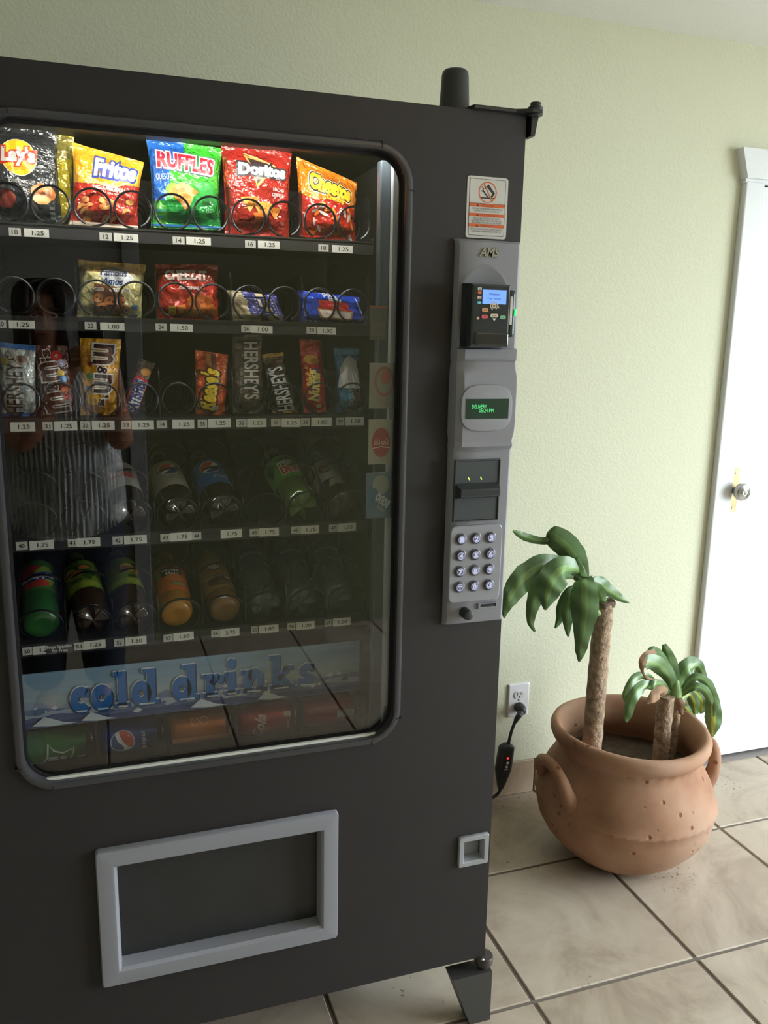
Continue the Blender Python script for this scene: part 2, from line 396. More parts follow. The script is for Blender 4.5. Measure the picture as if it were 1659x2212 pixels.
# tile skirting
bb = MB().box((XL, YB - .003, 0), (1.15, YB, .113)).build('baseboard_back', GROUT, kind='structure')
for i in range(-7, 3):
    a, b = max(GX + i * PIT - .003, XL), min(GX + (i + 1) * PIT - .009, 1.15)
    if b > a: MB().rbox((a, YB - .011, .001), (b, YB - .001, .115), .002, 1).build('tile', TILEB, bb)

# ---------------------------------------------------------------- the vending machine
BLK = mat('black_powder_coat', rgb(40, 37, 39), .5, spec=.45, bump=(520, .10, .0008), var=(5, .05))
BLK2 = mat('black_plastic', rgb(40, 41, 43), .42, bump=(700, .08, .0006))
INN = mat('dark_liner', rgb(52, 53, 50), .55)
TRIM = mat('bezel_grey', rgb(62, 61, 65), .32, spec=.6)
GREY = mat('grey_abs', rgb(138, 138, 146), .42, spec=.45, bump=(800, .05, .0004))
GREYD = mat('grey_abs_side', rgb(124, 123, 129), .45)
VM = thing('vending_machine', 'tall black glass-fronted snack and drink vending machine beside the terracotta pot', 'vending machine')
X0, X1, ZB, ZT = -.985, .002, .153, 1.829
GW = (-.880, -.226, .700, 1.749)     # clear opening
win = [(x, z) for x, _, z in rrect(*GW, .050, 0, 8)]
dl = [(-.765, .296), (-.345, .296), (-.345, .550), (-.765, .550)]
cr = [(-.072, .388), (-.015, .388), (-.015, .446), (-.072, .446)]
outer = [(x, z) for x, _, z in rrect(X0, X1 - .006, ZB, ZT, .004, 0, 2)]
mb = MB(); mb.bm(holed_plate(outer, [win, dl, cr], 0, .012))
mb.box((X0, .012, ZB), (X0 + .03, .055, ZT)); mb.box((X0 + .03, .012, ZT - .03), (X1 - .02, .055, ZT)); mb.box((X0 + .03, .012, ZB), (X1 - .02, .055, ZB + .03))
# rounded right-hand edge
mb.rings([[(X1 - .02 + .02 * math.sin(R(a)), .02 - .02 * math.cos(R(a)), z) for a in range(0, 91, 15)] + [(X1, .055, z), (X1 - .025, .055, z), (X1 - .025, .012, z), (X1 - .02, .006, z)] for z in (ZB, ZT)], cap0=True, cap1=True)
door = mb.build('door_panel', BLK, VM)
# window bezel
mb = MB(); ringframe(mb, -.892, -.212, .687, 1.764, .066, [(0, 0.001), (0, -.004), (.003, -.0085), (.009, -.010), (.0135, -.0085), (.014, .010), (.002, .010)], n=10)
bz = mb.build('window_bezel', TRIM, VM, smooth=True)
JT = mat('joint_dark', rgb(24, 22, 26), .6)
for z in (.735, 1.690):
    for x in (-.893, -.2225): MB().box((x, -.0105, z), (x + .0118, -.0005, z + .0012)).build('joint', JT, bz)
for x in (-.835, -.27):
    for z in (.6865, 1.7525): MB().box((x, -.0105, z), (x + .0012, -.0005, z + .0118)).build('joint', JT, bz)
mb = MB(); ringframe(mb, -.879, -.226, .7005, 1.7495, .052, [(0, .010), (.006, .010), (.006, .0125), (0, .0125)]); mb.build('glass_gasket', mat('rubber', rgb(22, 22, 24), .6), VM)
MB().box((-.879, .013, .7005), (-.2265, .0175, 1.7485)).build('window_glass', clear('machine_glass', (.955, .96, .955), .070, .003), VM)
MB().rbox((-.872, .0035, .7000), (-.2295, .0115, .7050), .0012).build('glass_retainer', mat('bright_retainer', rgb(225, 224, 216), .3, spec=.8), VM)
# cabinet
mb = MB(); CD = .78
mb.box((X0, .056, .13), (X0 + .03, CD, 1.815)); mb.box((X1 - .045, .056, .13), (X1 - .012, CD, 1.815))
mb.box((X0 + .03, .056, 1.785), (X1 - .045, CD, 1.815)); mb.box((X0 + .03, .056, .13), (X1 - .045, CD, .155)); mb.box((X0 + .03, CD - .02, .155), (X1 - .045, CD, 1.785))
mb.build('cabinet', BLK, VM)
mb = MB(); ix0, ix1 = -.912, -.192
mb.box((ix0 - .01, .056, .60), (ix0, .64, 1.783)); mb.box((ix1, .056, .60), (ix1 + .01, .64, 1.783)); mb.box((ix0, .63, .60), (ix1, .64, 1.783)); mb.box((ix0, .056, 1.775), (ix1, .63, 1.783)); mb.box((ix0, .056, .60), (ix1, .63, .61))
mb.build('interior_liner', INN, VM)
# lamp behind the head of the door
lh = MB().rbox((-.87, .020, 1.776), (-.235, .055, 1.797), .003).build('lamp_housing', mat('lamp_white', rgb(205, 205, 200), .4), VM)
MB().rbox((-.87, .020, 1.7560), (-.235, .0416, 1.7575), .0004).rbox((-.87, .020, 1.7575), (-.235, .0225, 1.777), .0004).build('added_lamp_shield', _M['lamp_white'], lh)  # unseen shield added under the tube to dim the lower trays
LAMP = mat('lamp_tube_light', (1.0, .97, .88), .5, emit=94.0)
MB().tube([(-.86, .037, 1.772), (-.245, .037, 1.772)], .0065, 12).build('lamp_tube', LAMP, lh)
mb = MB(); mb.rings([[(-.2275, .052, z), (-.2055, .052, z), (-.2055, .066, z), (-.2275, .066, z)] for z in (.668, 1.755)], cap0=True, cap1=True)
st = mb.build('light_channel', mat('channel_white', rgb(206, 210, 216), .35), VM)
MB().box((-.2265, .0512, .700), (-.2065, .0518, .735)).build('end_plate', mat('channel_grey', rgb(160, 162, 160), .4), st)
MB().rbox((-.246, .070, .66), (-.224, .090, 1.750), .003).build('inner_rail', mat('blue_grey_rail', rgb(84, 94, 104), .3, .2), VM)
# delivery bin
mb = MB(); fx0, fx1, fz0, fz1 = -.7755, -.335, .2870, .5605
ringframe(mb, fx0, fx1, fz0, fz1, .006, [(0, .001), (0, -.010), (.002, -.0135), (.026, -.0165), (.030, -.016), (.0345, -.010), (.036, .022), (.012, .022)], n=3)
mb.build('delivery_frame', GREY, VM, smooth=True, angle=30)
MB().rbox((-.7395, .016, .3235), (-.371, .022, .5245), .001).build('delivery_flap', mat('flap_black', rgb(44, 45, 47), .38, spec=.5, var=(14, .10), bump=(9, .12, .004)), VM)
mb = MB(); mb.box((-.77, .03, .29), (-.34, .04, .55)); mb.build('delivery_bin', INN, VM)
# coin return
mb = MB(); ringframe(mb, -.0775, -.0105, .3835, .4515, .004, [(0, .001), (0, -.006), (.0015, -.008), (.0095, -.008), (.0112, -.006), (.0125, .018), (.005, .018)], n=3); mb.box((-.068, .016, .392), (-.02, .0185, .443))
mb.build('coin_return', mat('coin_grey', rgb(150, 152, 157), .4), VM, smooth=True, angle=30)
# feet, hinges, cap on top
def foot(x0, x1, y0, y1):
    mb = MB(); mb.rings([[(x0 + (.0 if z else .045), y0, z), (x1, y0, z), (x1, y1, z), (x0 + (.0 if z else .045), y1, z)] for z in (.122, 0)][::-1], cap0=True, cap1=True)
    return mb.build('leg', mat('leg_black', rgb(62, 61, 60), .5), VM)
foot(-.082, .010, -.012, .03); foot(-.098, .0, .60, .70)
mb = MB(); mb.rings([[(-.99 - (0 if z else 0), y, z), (-.90 - (0 if z else .045), y, z), (-.90 - (0 if z else .045), y + .045, z), (-.99, y + .045, z)] for z, y in ((0, -.012), (.122, -.012))], cap0=True, cap1=True); mb.build('leg', _M['leg_black'], VM)
lv = MB().lathe([(0, 0), (.016, 0), (.016, .010), (.006, .014), (.006, .13)], 16).build('levelling_foot', mat('foot_steel', rgb(110, 118, 120), .4, .6), VM, smooth=True, loc=(-.13, .33, 0))
inst(lv, VM, (-.86, .33, 0))
hb = MB().lathe([(0, .124), (.012, .124), (.012, .134), (.0205, .136), (.0205, .1485), (.019, .152), (0, .152)], 24, c=(-.003, .006, 0)).build('lower_hinge', mat('hinge_brown', rgb(78, 70, 68), .4, .3), VM, smooth=True)
MB().lathe([(0, .0025), (.0035, .0018), (.005, 0)], 12, c=(-.012, -.005, .152)).build('hinge_screw', STEEL, hb, smooth=True)
mb = MB(); pl = [(-.112, .006), (-.108, -.012), (-.03, -.012), (-.006, -.026), (.012, -.026), (.020, -.012), (.020, .03), (-.112, .03)]
mb.rings([[(x, y, z) for x, y in pl] for z in (1.829, 1.8345)], cap0=True, cap1=True)
mb.rings([[(.003, -.006, z), (.0105 + .006 * (z > 1.80), -.006, z), (.0105 + .006 * (z > 1.80), .02, z), (.003, .02, z)] for z in (1.795, 1.829)], cap0=True, cap1=True)
uh = mb.build('upper_hinge', BLK2, VM)
MB().lathe([(0, 1.848), (.0085, 1.848), (.0095, 1.846), (.0095, 1.842), (.013, 1.840), (.013, 1.827), (0, 1.827)], 20, c=(.006, -.012, 0)).build('hinge_bolt', BLK2, uh, smooth=True)

cu = thing('plastic_cup', 'black tapered plastic cup upside down on top of the vending machine', 'cup', (-.1262, .034, 1.829))
MB().lathe([(.0262, 0), (.0268, .001), (.0262, .003), (.0232, .058), (.0218, .0645), (.0185, .0675), (.010, .0680), (0, .0680)], 40).build('cup_wall', BLK2, cu, smooth=True, angle=60)
# ---- control panel
PX0, PX1 = -.135, -.004
sec = [(.9145, .001, 0), (.9150, .010, .001), (.9185, .017, .003), (.925, .019, .004), (1.105, .020, .004), (1.240, .021, .004), (1.250, .022, .004), (1.2575, .0295, .003), (1.266, .0265, .004), (1.283, .0315, .002), (1.30, .034, .002),
       (1.36, .034, .002), (1.383, .032, .002), (1.398, .026, .003), (1.409, .024, .004), (1.4125, .0285, .003), (1.4305, .0285, .003), (1.4335, .019, .004), (1.605, .018, .004), (1.6135, .015, .003), (1.6178, .008, .001), (1.6182, .001, 0)]
mb = MB(); loops = []
for z, d, i in sec:
    i *= 1.0; b = .016 + i; loops.append([(PX0 + i, .001, z), (PX0 + i + .001, -d * .35, z), (PX0 + i + .0045, -d * .72, z), (PX0 + b, -d, z), (PX0 + b + .035, -d, z), (PX1 - b * .6 - .035, -d, z), (PX1 - b * .6, -d, z), (PX1 - i - .0025, -d * .72, z), (PX1 - i, -d * .35, z), (PX1 - i, .001, z)])
mb.rings(loops, close=True, cap0=True, cap1=True)
CP = mb.build('control_panel', GREY, VM, smooth=True, angle=32)
pr = Print(flatmap(-.0735, -.0186, 1.596)); CHR = mat('badge_chrome', rgb(205, 203, 196), .22, .85)
pr.text('AMS', 0, 0, .038, .0145, mat('badge_shadow', rgb(88, 88, 92), .5), bold=.035, shear=.25, part='maker_badge'); pr.step = .0007
pr.text('AMS', .0004, .0006, .037, .0140, CHR, bold=.03, shear=.25, part='maker_badge')
for o in pr.build(CP): pass
# reader recess dish + ledge
mb = MB(); mb.rings([[(-.078 + rx * math.cos(t), y, 1.497 + rz * math.sin(t)) for t in [R(k * 7.5) for k in range(48)]] for rx, rz, y in ((.0555, .080, -.0181), (.0520, .0760, -.0192), (.0495, .0735, -.0186))], cap1=True)
mb.build('reader_dish', GREYD, CP, smooth=True)
rb = MB(); rb.rings([[(x0 + i, y, z0 + i), (x1 - i, y, z0 + i), (x1 - i, y, z1 - i), (x0 + i, y, z1 - i)] for x0, x1, z0, z1, y, i in ((-.1225, -.042, 1.4345, 1.5425, -.017, 0), (-.1205, -.043, 1.4345, 1.542, -.040, 0), (-.117, -.0455, 1.436, 1.5405, -.0505, 0), (-.114, -.048, 1.440, 1.537, -.053, 0))], cap1=True)
RD = rb.build('card_reader', mat('reader_black', rgb(42, 46, 50), .28, coat=.3), VM)
rb = MB().rbox((-.0455, -.046, 1.452), (-.029, -.018, 1.533), .006, 3).build('antenna_wing', mat('reader_green_black', rgb(38, 52, 48), .3), RD)
MB().rbox((-.110, -.0570, 1.4365), (-.0465, -.0500, 1.4600), .004, 3).build('card_slot_lip', clear('smoked_lip', (.35, .36, .38), .08, .08, .5, rgb(60, 58, 62)), RD)
MB().box((-.0985, -.05360, 1.508), (-.0535, -.0531, 1.5315)).build('reader_screen', mat('screen_blue', rgb(112, 156, 236), .3, emit=.75), RD)
pr = Print(flatmap(0, -.0537, 0)); T = ink(70, 92, 150)
pr.text('Please', -.0765, 1.5245, .019, .0045, T, part='screen_text'); pr.text('Pay Now', -.0765, 1.5165, .025, .0045, T, part='screen_text')
CR = ink(214, 200, 178); WH = ink(226, 224, 216)
pr.put(arc2(-.0765, 1.505, .0065, .0016, -60, 250), CR, 'contactless_mark').put(ell2(-.0765, 1.505, .0045, .0045), CR, 'contactless_mark').put(poly2([(-.0795, 1.506), (-.0735, 1.506), (-.0765, 1.502)]), ink(60, 58, 58), 'contactless_mark')
pr.put(stroke2([(-.0700, 1.508), (-.0685, 1.504), (-.0665, 1.501)], .0013), CR, 'contactless_mark')
for z, c, d in ((1.5325, (226, 222, 214), (70, 70, 110)), (1.5263, (196, 92, 58), (226, 160, 70)), (1.5180, (222, 206, 196), (206, 110, 80)), (1.5098, (96, 178, 206), (160, 216, 226))):
    pr.put(poly2([(-.1085, z - .0022), (-.1012, z - .0022), (-.1012, z + .0022), (-.1085, z + .0022)]), ink(*c), 'card_marks'); pr.put(ell2(-.1045, z - .0004, .0022, .0011), ink(*d), 'card_marks')
def pill(x, z, w, h, c, t):
    pr.put(([(a, b) for a, _, b in rrect(x - w / 2, x + w / 2, z - h / 2, z + h / 2, h * .42, 0, 4)], [tuple(range(20))]), ink(*c), 'reader_keys')
    if t: pr.text(t, x, z, w * .6, h * .45, ink(70, 50, 44), part='reader_keys')
pill(-.0935, 1.4975, .0118, .0062, (216, 160, 118), 'CANCEL'); pill(-.0935, 1.4865, .0118, .0062, (216, 96, 104), 'NO'); pill(-.0590, 1.4860, .0110, .0062, (132, 196, 160), 'OK'); pill(-.0755, 1.4885, .0148, .0060, (222, 206, 186), 'INSERT')
pr.put(poly2([(-.0795, 1.4838), (-.0715, 1.4838), (-.0755, 1.4795)]), WH, 'reader_keys'); pill(-.1065, 1.4835, .0052, .0048, (216, 176, 152), '')
pr.build(RD)
MB().rbox((-.0422, -.0470, 1.474), (-.0372, -.0455, 1.522), .0006).build('side_card_strip', mat('strip_white', rgb(212, 206, 200), .4), RD)
MB().rbox((-.0330, -.0472, 1.489), (-.0296, -.0455, 1.501), .001).build('green_light', mat('led_green', (.02, .9, .12), .4, emit=2.2), RD)
pr = Print(flatmap(0, -.0289, 0)); pr.put(stroke2([(-.117, 1.4285), (-.117, 1.4140), (-.036, 1.4140), (-.036, 1.4285)], .0007), ink(108, 107, 112), 'ledge_groove'); pr.build(CP)
# raised oval pad with the green display
def superloop(x0, x1, z0, z1, y, p=3.2, n=48):
    cx, cz, rx, rz = (x0 + x1) / 2, (z0 + z1) / 2, (x1 - x0) / 2, (z1 - z0) / 2; o = []
    for k in range(n):
        t = 2 * math.pi * k / n; c, s = math.cos(t), math.sin(t)
        o.append((cx + rx * math.copysign(abs(c) ** (2 / p), c), y, cz + rz * math.copysign(abs(s) ** (2 / p), s)))
    return o
mb = MB(); mb.rings([superloop(-.1235, -.0215, 1.2855, 1.3695, -.0335), superloop(-.1225, -.0225, 1.2865, 1.3685, -.0362), superloop(-.1190, -.0260, 1.290, 1.365, -.0368)], cap1=True)
dp = mb.build('display_pad', mat('pad_grey', rgb(144, 144, 151), .45), VM, smooth=True)
MB().box((-.1145, -.0376, 1.3085), (-.0305, -.0369, 1.3440)).build('display', mat('display_green_black', rgb(38, 62, 50), .2, spec=.6), dp)
pr = Print(flatmap(0, -.0378, 0)); LG = mat('vfd_green', (.10, .62, .22), .4, emit=.9)
pr.text('DELIVERY', -.0885, 1.3305, .0290, .0066, LG, part='display_text'); pr.text('05:24 PM', -.0745, 1.3235, .0290, .0066, LG, part='display_text'); pr.build(dp)
# note acceptor
mb = MB(); ringframe(mb, -.1255, -.0335, 1.117, 1.2335, .001, [(0, -.0195), (.001, -.0245), (.0025, -.0245), (.0035, -.0195)], n=2); mb.box((-.122, -.0224, 1.1205), (-.037, -.0195, 1.230))
NA = mb.build('note_acceptor', mat('acceptor_dark', rgb(66, 70, 74), .4), VM)
mb = MB(); mb.rings([[(-.1235, y0, 1.1905), (-.0365, y0, 1.1905), (-.0365, y0, 1.161), (-.1235, y0, 1.161)] for y0 in (-.0205,)] + [[(-.1185, -.040, 1.181), (-.0405, -.040, 1.181), (-.0405, -.040, 1.1665), (-.1185, -.040, 1.1665)]], cap1=True)
mo = mb.build('note_mouth', mat('mouth_dark', rgb(52, 54, 58), .45), NA)
MB().box((-.1165, -.0406, 1.1690), (-.0425, -.0399, 1.1785)).build('note_slot', mat('slot_black', rgb(24, 25, 28), .6), NA)
G2 = mat('led_lime', (.45, .9, .06), .4, emit=1.6)
for x in (-.098, -.0735): MB().tube([(x, -.0226, 1.2005), (x + .0028, -.0226, 1.1955)], .0009, 6).build('light_mark', G2, NA)
pr = Print(flatmap(0, -.0227, 0)); pr.put(stroke2([(-.1225, 1.2365), (-.1225, 1.2480), (-.036, 1.2480), (-.036, 1.2365)], .0007), ink(108, 107, 112), 'ledge_groove'); pr.build(CP)
# keypad
mb = MB(); loops = [superloop(-.1305, -.0235, .962, 1.1105, -.0195, 14), superloop(-.1300, -.0240, .9625, 1.1100, -.0240, 14), superloop(-.1285, -.0255, .964, 1.1085, -.0252, 14)]
mb.rings(loops, cap1=True); KP = mb.build('keypad', mat('keypad_grey', rgb(147, 147, 155), .4), VM, smooth=True, angle=30)
KW = mat('key_glow', rgb(206, 210, 250), .35, emit=.22); KB = mat('key_body', rgb(118, 118, 130), .25, .3); KD = mat('key_well', rgb(70, 70, 80), .4)
KC = [-.1090, -.0790, -.0488]; KR = [1.0855, 1.0545, 1.0240, .9935]; KT = [['1', '2', '3'], ['4', '5', '6'], ['7', '8', '9'], ['*', '0', 'C/E']]
for r_ in range(4):
    for c_ in range(3):
        mb = MB(); g = (0, 0, 0)
        pf = [(.0112, 0), (.0110, .0022), (.0098, .0026), (.0094, .0010), (.0090, .0010), (.0088, .0040), (.0080, .0052), (.0066, .0055), (.0064, .0050), (.0054, .0050), (.0052, .0055), (0, .0056)]
        mb.lathe(pf, 22, mis=[1, 1, 2, 2, 2, 1, 1, 0, 0, 1, 1])
        mb.v = [(x, -z, y) for x, y, z in mb.v]
        t = KT[r_][c_]; vs, fs = text2(t, -.0002, 0, .0062 if len(t) == 1 else .0088, .0078, bold=.05)
        if t in '1': vs, fs = text2(t, 0, 0, .0038, .0078, bold=.05)
        mb.add([(x, -.0060, z) for x, z in vs], fs, 0)
        mb.build('key', [KW, KB, KD], KP, smooth=True, loc=(KC[c_], -.0250, KR[r_]), angle=30)
# return knob and coin slot
mb = MB(); mb.lathe([(.0105, 0), (.0098, .019), (.0090, .0215), (.0070, .0225), (0, .0225)], 24); mb.v = [(x, -z, y) for x, y, z in mb.v]
mb.build('return_button', BLK2, CP, smooth=True, loc=(-.0935, -.0190, .9405))
mb = MB(); mb.rings([[(x0, y, z0), (x1, y, z0), (x1, y, z1), (x0, y, z1)] for x0, x1, z0, z1, y in ((-.068, -.027, .9445, .9570, -.0186), (-.066, -.029, .946, .9555, -.0232), (-.0625, -.0295, .9485, .9545, -.0232), (-.0620, -.0300, .9490, .9540, -.0208))], cap1=False)
mb.box((-.055, -.0216, .9495), (-.030, -.0208, .9535), 1)
mb.build('coin_slot', [GREY, mat('slot_black', rgb(24, 25, 28), .6)], CP)
# warning sticker
mb = MB(); mb.rings([[(x, y, z) for x, _, z in rrect(-.1115, -.0335, 1.6215, 1.7235, .005, 0, 4)] for y in (.0005, -.0007)], cap1=True)
SK = mb.build('warning_sticker', mat('sticker_white', rgb(206, 203, 199), .45), VM)
pr = Print(flatmap(-.1115, -.0007, 1.6215)); K = ink(52, 54, 58); O = ink(214, 106, 66); OD = ink(150, 74, 52)
pr.put(([(a + .1115, b - 1.6215) for a, _, b in rrect(-.1070, -.0380, 1.6255, 1.7195, .003, 0, 4)], [tuple(range(20))]), K); pr.put(([(a + .1115, b - 1.6215) for a, _, b in rrect(-.1063, -.0387, 1.6262, 1.7188, .0025, 0, 4)], [tuple(range(20))]), ink(206, 203, 199))
cx, cz = .0390, .0765
pr.put(stroke2([(cx - .013, cz - .0095), (cx + .013, cz - .0095)], .0022), K, 'warning_symbol')
pr.put(poly2([(cx - .001, cz - .008), (cx + .009, cz - .008), (cx + .014, cz - .001), (cx + .001, cz + .0135), (cx - .003, cz + .009), (cx + .009, cz - .002), (cx + .006, cz - .006)]), K, 'warning_symbol')
pr.put(stroke2([(cx + .0005, cz - .008), (cx - .006, cz - .001), (cx - .010, cz + .004)], .0024), K, 'warning_symbol')
for dx, dz in ((-.013, .001), (-.012, .008), (-.007, .010)): pr.put(stroke2([(cx + dx * .6, cz + dz * .6), (cx + dx, cz + dz + .001)], .0014), K, 'warning_symbol')
pr.put(arc2(cx, cz, .0165, .0017), O, 'warning_symbol'); pr.put(stroke2([(cx - .0075, cz + .0145), (cx + .0085, cz - .0145)], .0017), O, 'warning_symbol')
pr.put(stroke2([(.0045, .0575), (.0735, .0575)], .0008), K)
for z, h in ((.0545, 'WARNING'), (.0385, 'AVERTISSEMENT'), (.0210, 'CUIDADO')):
    pr.put(poly2([(.0052, z - .0027), (.0728, z - .0027), (.0728, z + .0027), (.0052, z + .0027)]), O); pr.put(poly2([(.018, z - .002), (.023, z - .002), (.0205, z + .002)]), K); pr.text(h, .040, z, .0032 * len(h), .0028, OD)
for z, t in ((.0487, 'TIPPING OR ROCKING MAY CAUSE'), (.0447, 'SERIOUS INJURY OR DEATH.'), (.0330, 'BASCULER OU PENCHER CETTE'), (.0294, 'DISTRIBUTRICE PEUT CAUSER DES'), (.0258, 'BLESSURES GRAVES OU LA MORT.'), (.0150, 'INCLINAR O VOLCAR PUEDE CAUSAR'), (.0112, 'LESIONES GRAVES O LA MUERTE.')):
    pr.text(t, .039, z, .00205 * len(t), .0026, K)
pr.build(SK)
# thin sheets standing in for reflections of the flavour cards and the warning notice
def card(z0, z1, col, x0=-.2735, x1=-.2255):
    return MB().rbox((x0, .0300, z0), (x1, .0312, z1), .0005).build('reflected_card', clear('card_%d_%d_%d' % col, (1, 1, 1), .05, .1, .85, rgb(*col)), VM)
def mirrored(x, z):
    return lambda a, b, off: (x - a, .0298 - off, z + b)
RED = ink(168, 62, 70); C1 = card(1.323, 1.4035, (160, 156, 150)); pr = Print(mirrored(-.2475, 1.363))
pr.put(arc2(-.002, .008, .0165, .004, sy=1.45), ink(150, 92, 98)); pr.put(ell2(-.004, .015, .009, .012), ink(172, 84, 92)); pr.text('Coke', 0, -.0255, .026, .012, ink(150, 112, 112), rot=20, shear=.3); pr.build(C1)
C2 = card(1.2215, 1.3035, (184, 178, 170)); pr = Print(mirrored(-.2495, 1.2615)); pr.put(ell2(0, 0, .0175, .027), RED); pr.text('Coca Cola', 0, .001, .027, .010, ink(226, 208, 204), shear=.3); pr.put(stroke2([(-.0165, -.010), (0, -.0075), (.0165, -.0105)], .0016), ink(226, 208, 204)); pr.build(C2)
C3 = card(1.1215, 1.2065, (98, 124, 152), -.2765, -.2255); pr = Print(mirrored(-.2505, 1.164)); pr.put(ell2(-.002, .020, .016, .018), ink(150, 156, 150)); pr.put(ell2(.012, .0, .010, .014), ink(54, 98, 140)); pr.put(ell2(-.014, -.022, .010, .012), ink(70, 104, 140)); pr.text('sono', -.006, -.010, .030, .014, ink(196, 204, 206), rot=38, bold=.04, shear=.2); pr.text('water', -.002, -.024, .018, .007, ink(170, 184, 190), rot=38); pr.build(C3)
C4 = card(1.4435, 1.5025, (96, 96, 96), -.2745, -.2425); pr = Print(mirrored(-.2585, 1.473)); pr.put(poly2([(-.0155, .0245), (.0155, .0245), (.0155, .0285), (-.0155, .0285)]), ink(140, 84, 62)); pr.put(arc2(0, .013, .008, .001), ink(70, 68, 68)); pr.put(poly2([(-.004, .009), (.004, .009), (.004, .017), (-.004, .017)]), ink(84, 82, 82))
for k in range(6): pr.put(stroke2([(-.012, -.001 - k * .004), (.012, -.001 - k * .004)], .0009), ink(120, 112, 108))
pr.build(C4)
for z0, z1 in ((1.323, 1.4035), (1.2215, 1.3035), (1.1215, 1.2065)): MB().rbox((-.2205, .0260, z0), (-.2185, .0420, z1), .0006).build('card_edge', mat('card_edge_cream', rgb(220, 216, 180), .35), VM)
# ---- trays with coils, dividers and price tags
TRAY = mat('tray_grey', rgb(50, 50, 51), .42, .3); LIP = mat('tray_lip', rgb(50, 50, 52), .4, .3); WIRE = mat('coil_wire', rgb(40, 42, 46), .28, .75); DIV = clear('clear_divider', (.86, .88, .9), .10, .12, .10, rgb(90, 92, 96))
TAG = mat('tag_white', rgb(212, 212, 204), .35, coat=.2); TAGN = mat('tag_number', rgb(190, 190, 184), .4); TINK = ink(46, 46, 46)
def coil_path(r, pitch, turns, seg=22):
    p = []
    for t in range(turns):
        for k in range(seg + 1):
            q = R(-90 + 25 + (310) * k / seg); p.append((r * math.cos(q), t * pitch + .006 * k / seg, r * math.sin(q)))
    return p
def coil_mesh(r, pitch, turns):
    c = MB().tube(coil_path(r, pitch, turns), .0021, 6); return c
COILS = {}
def coil(parent, kind, r, pitch, turns, loc, slope=0.0, mirror=1):
    if kind not in COILS:
        o = coil_mesh(r, pitch, turns).build('coil', WIRE, parent, smooth=True); COILS[kind] = o
    else: o = inst(COILS[kind], parent)
    o.location = loc; o.rotation_euler = (slope, 0, 0); o.scale = (mirror, 1, 1)
    return o
def tag(parent, x0, x1, z, txt, h=.0155, m=None, dz=0.0, tilt=0.0):
    mb = MB(); y = .1470; w = x1 - x0
    mb.rings([[(x0, yy, z - h / 2 + dz), (x1, yy, z - h / 2 + dz + tilt), (x1, yy, z + h / 2 + dz + tilt), (x0, yy, z + h / 2 + dz)] for yy in (.1486, y)], 0, cap1=True)
    if txt:
        vs, fs = text2(txt, (x0 + x1) / 2 + (.002 if len(txt) > 2 else 0), z + dz + tilt / 2, .0045 * len(txt), .0072, bold=.012)
        mb.add([(a, y - .0003, b) for a, b in vs], fs, 1)
    return mb.build('price_tag', [m or TAG, TINK], parent, flip=False)
ROWS = {1: (1.6094, 5, [(-.856, -.838, -.833, -.795), (-.716, -.696, -.693, -.653), (-.596, -.576, -.573, -.531), (-.471, -.452, -.448, -.409), (-.337, -.318, -.311, -.272)], ['10', '12', '14', '16', '18'], ['1.25'] * 5),
        2: (1.4607, 5, [(-.886, -.870, -.866, -.826), (-.747, -.728, -.722, -.682), (-.630, -.611, -.605, -.566), (-.480, -.462, -.462, -.423), (-.359, -.341, -.339, -.303)], ['20', '22', '24', '26', '28'], ['1.25', '1.00', '1.50', '1.00', '1.00']),
        3: (1.2879, 10, [(-.905, -.887, -.875, -.836), (-.824, -.808, -.806, -.768), (-.763, -.746, -.744, -.706), (-.695, -.678, -.677, -.639), (-.634, -.616, -.607, -.568), (-.562, -.545, -.543, -.502), (-.492, -.473, -.472, -.436), (-.427, -.409, -.407, -.371), (-.370, -.353, -.350, -.310), (-.301, -.285, -.283, -.245)], [str(30 + k) for k in range(10)], ['1.25'] * 8 + ['1.00'] * 2),
        4: (1.0788, 8, [(-.880, -.861, -.858, -.818), (-.795, -.780, -.780, -.740), (-.719, -.701, -.699, -.659), (-.635, -.617, -.617, -.578), (-.578, -.561, -.525, -.485), (-.470, -.453, -.452, -.414), (-.390, -.372, -.371, -.334), (-.314, -.297, -.296, -.259)], [str(40 + k) for k in range(8)], ['1.75'] * 8),
        5: (.8837, 8, [(-.882, -.866, -.865, -.826), (-.795, -.778, -.778, -.740), (-.725, -.707, -.705, -.667), (-.636, -.619, -.618, -.580), (-.547, -.531, -.532, -.493), (-.470, -.457, -.455, -.416), (-.398, -.382, -.380, -.343), (-.322, -.308, -.305, -.268)], [str(50 + k) for k in range(8)], ['1.25', '1.25', '1.50', '1.50', '2.75', '1.00', '1.00', '1.00'])}
TX0, TX1, TY = -.889, -.232, .150
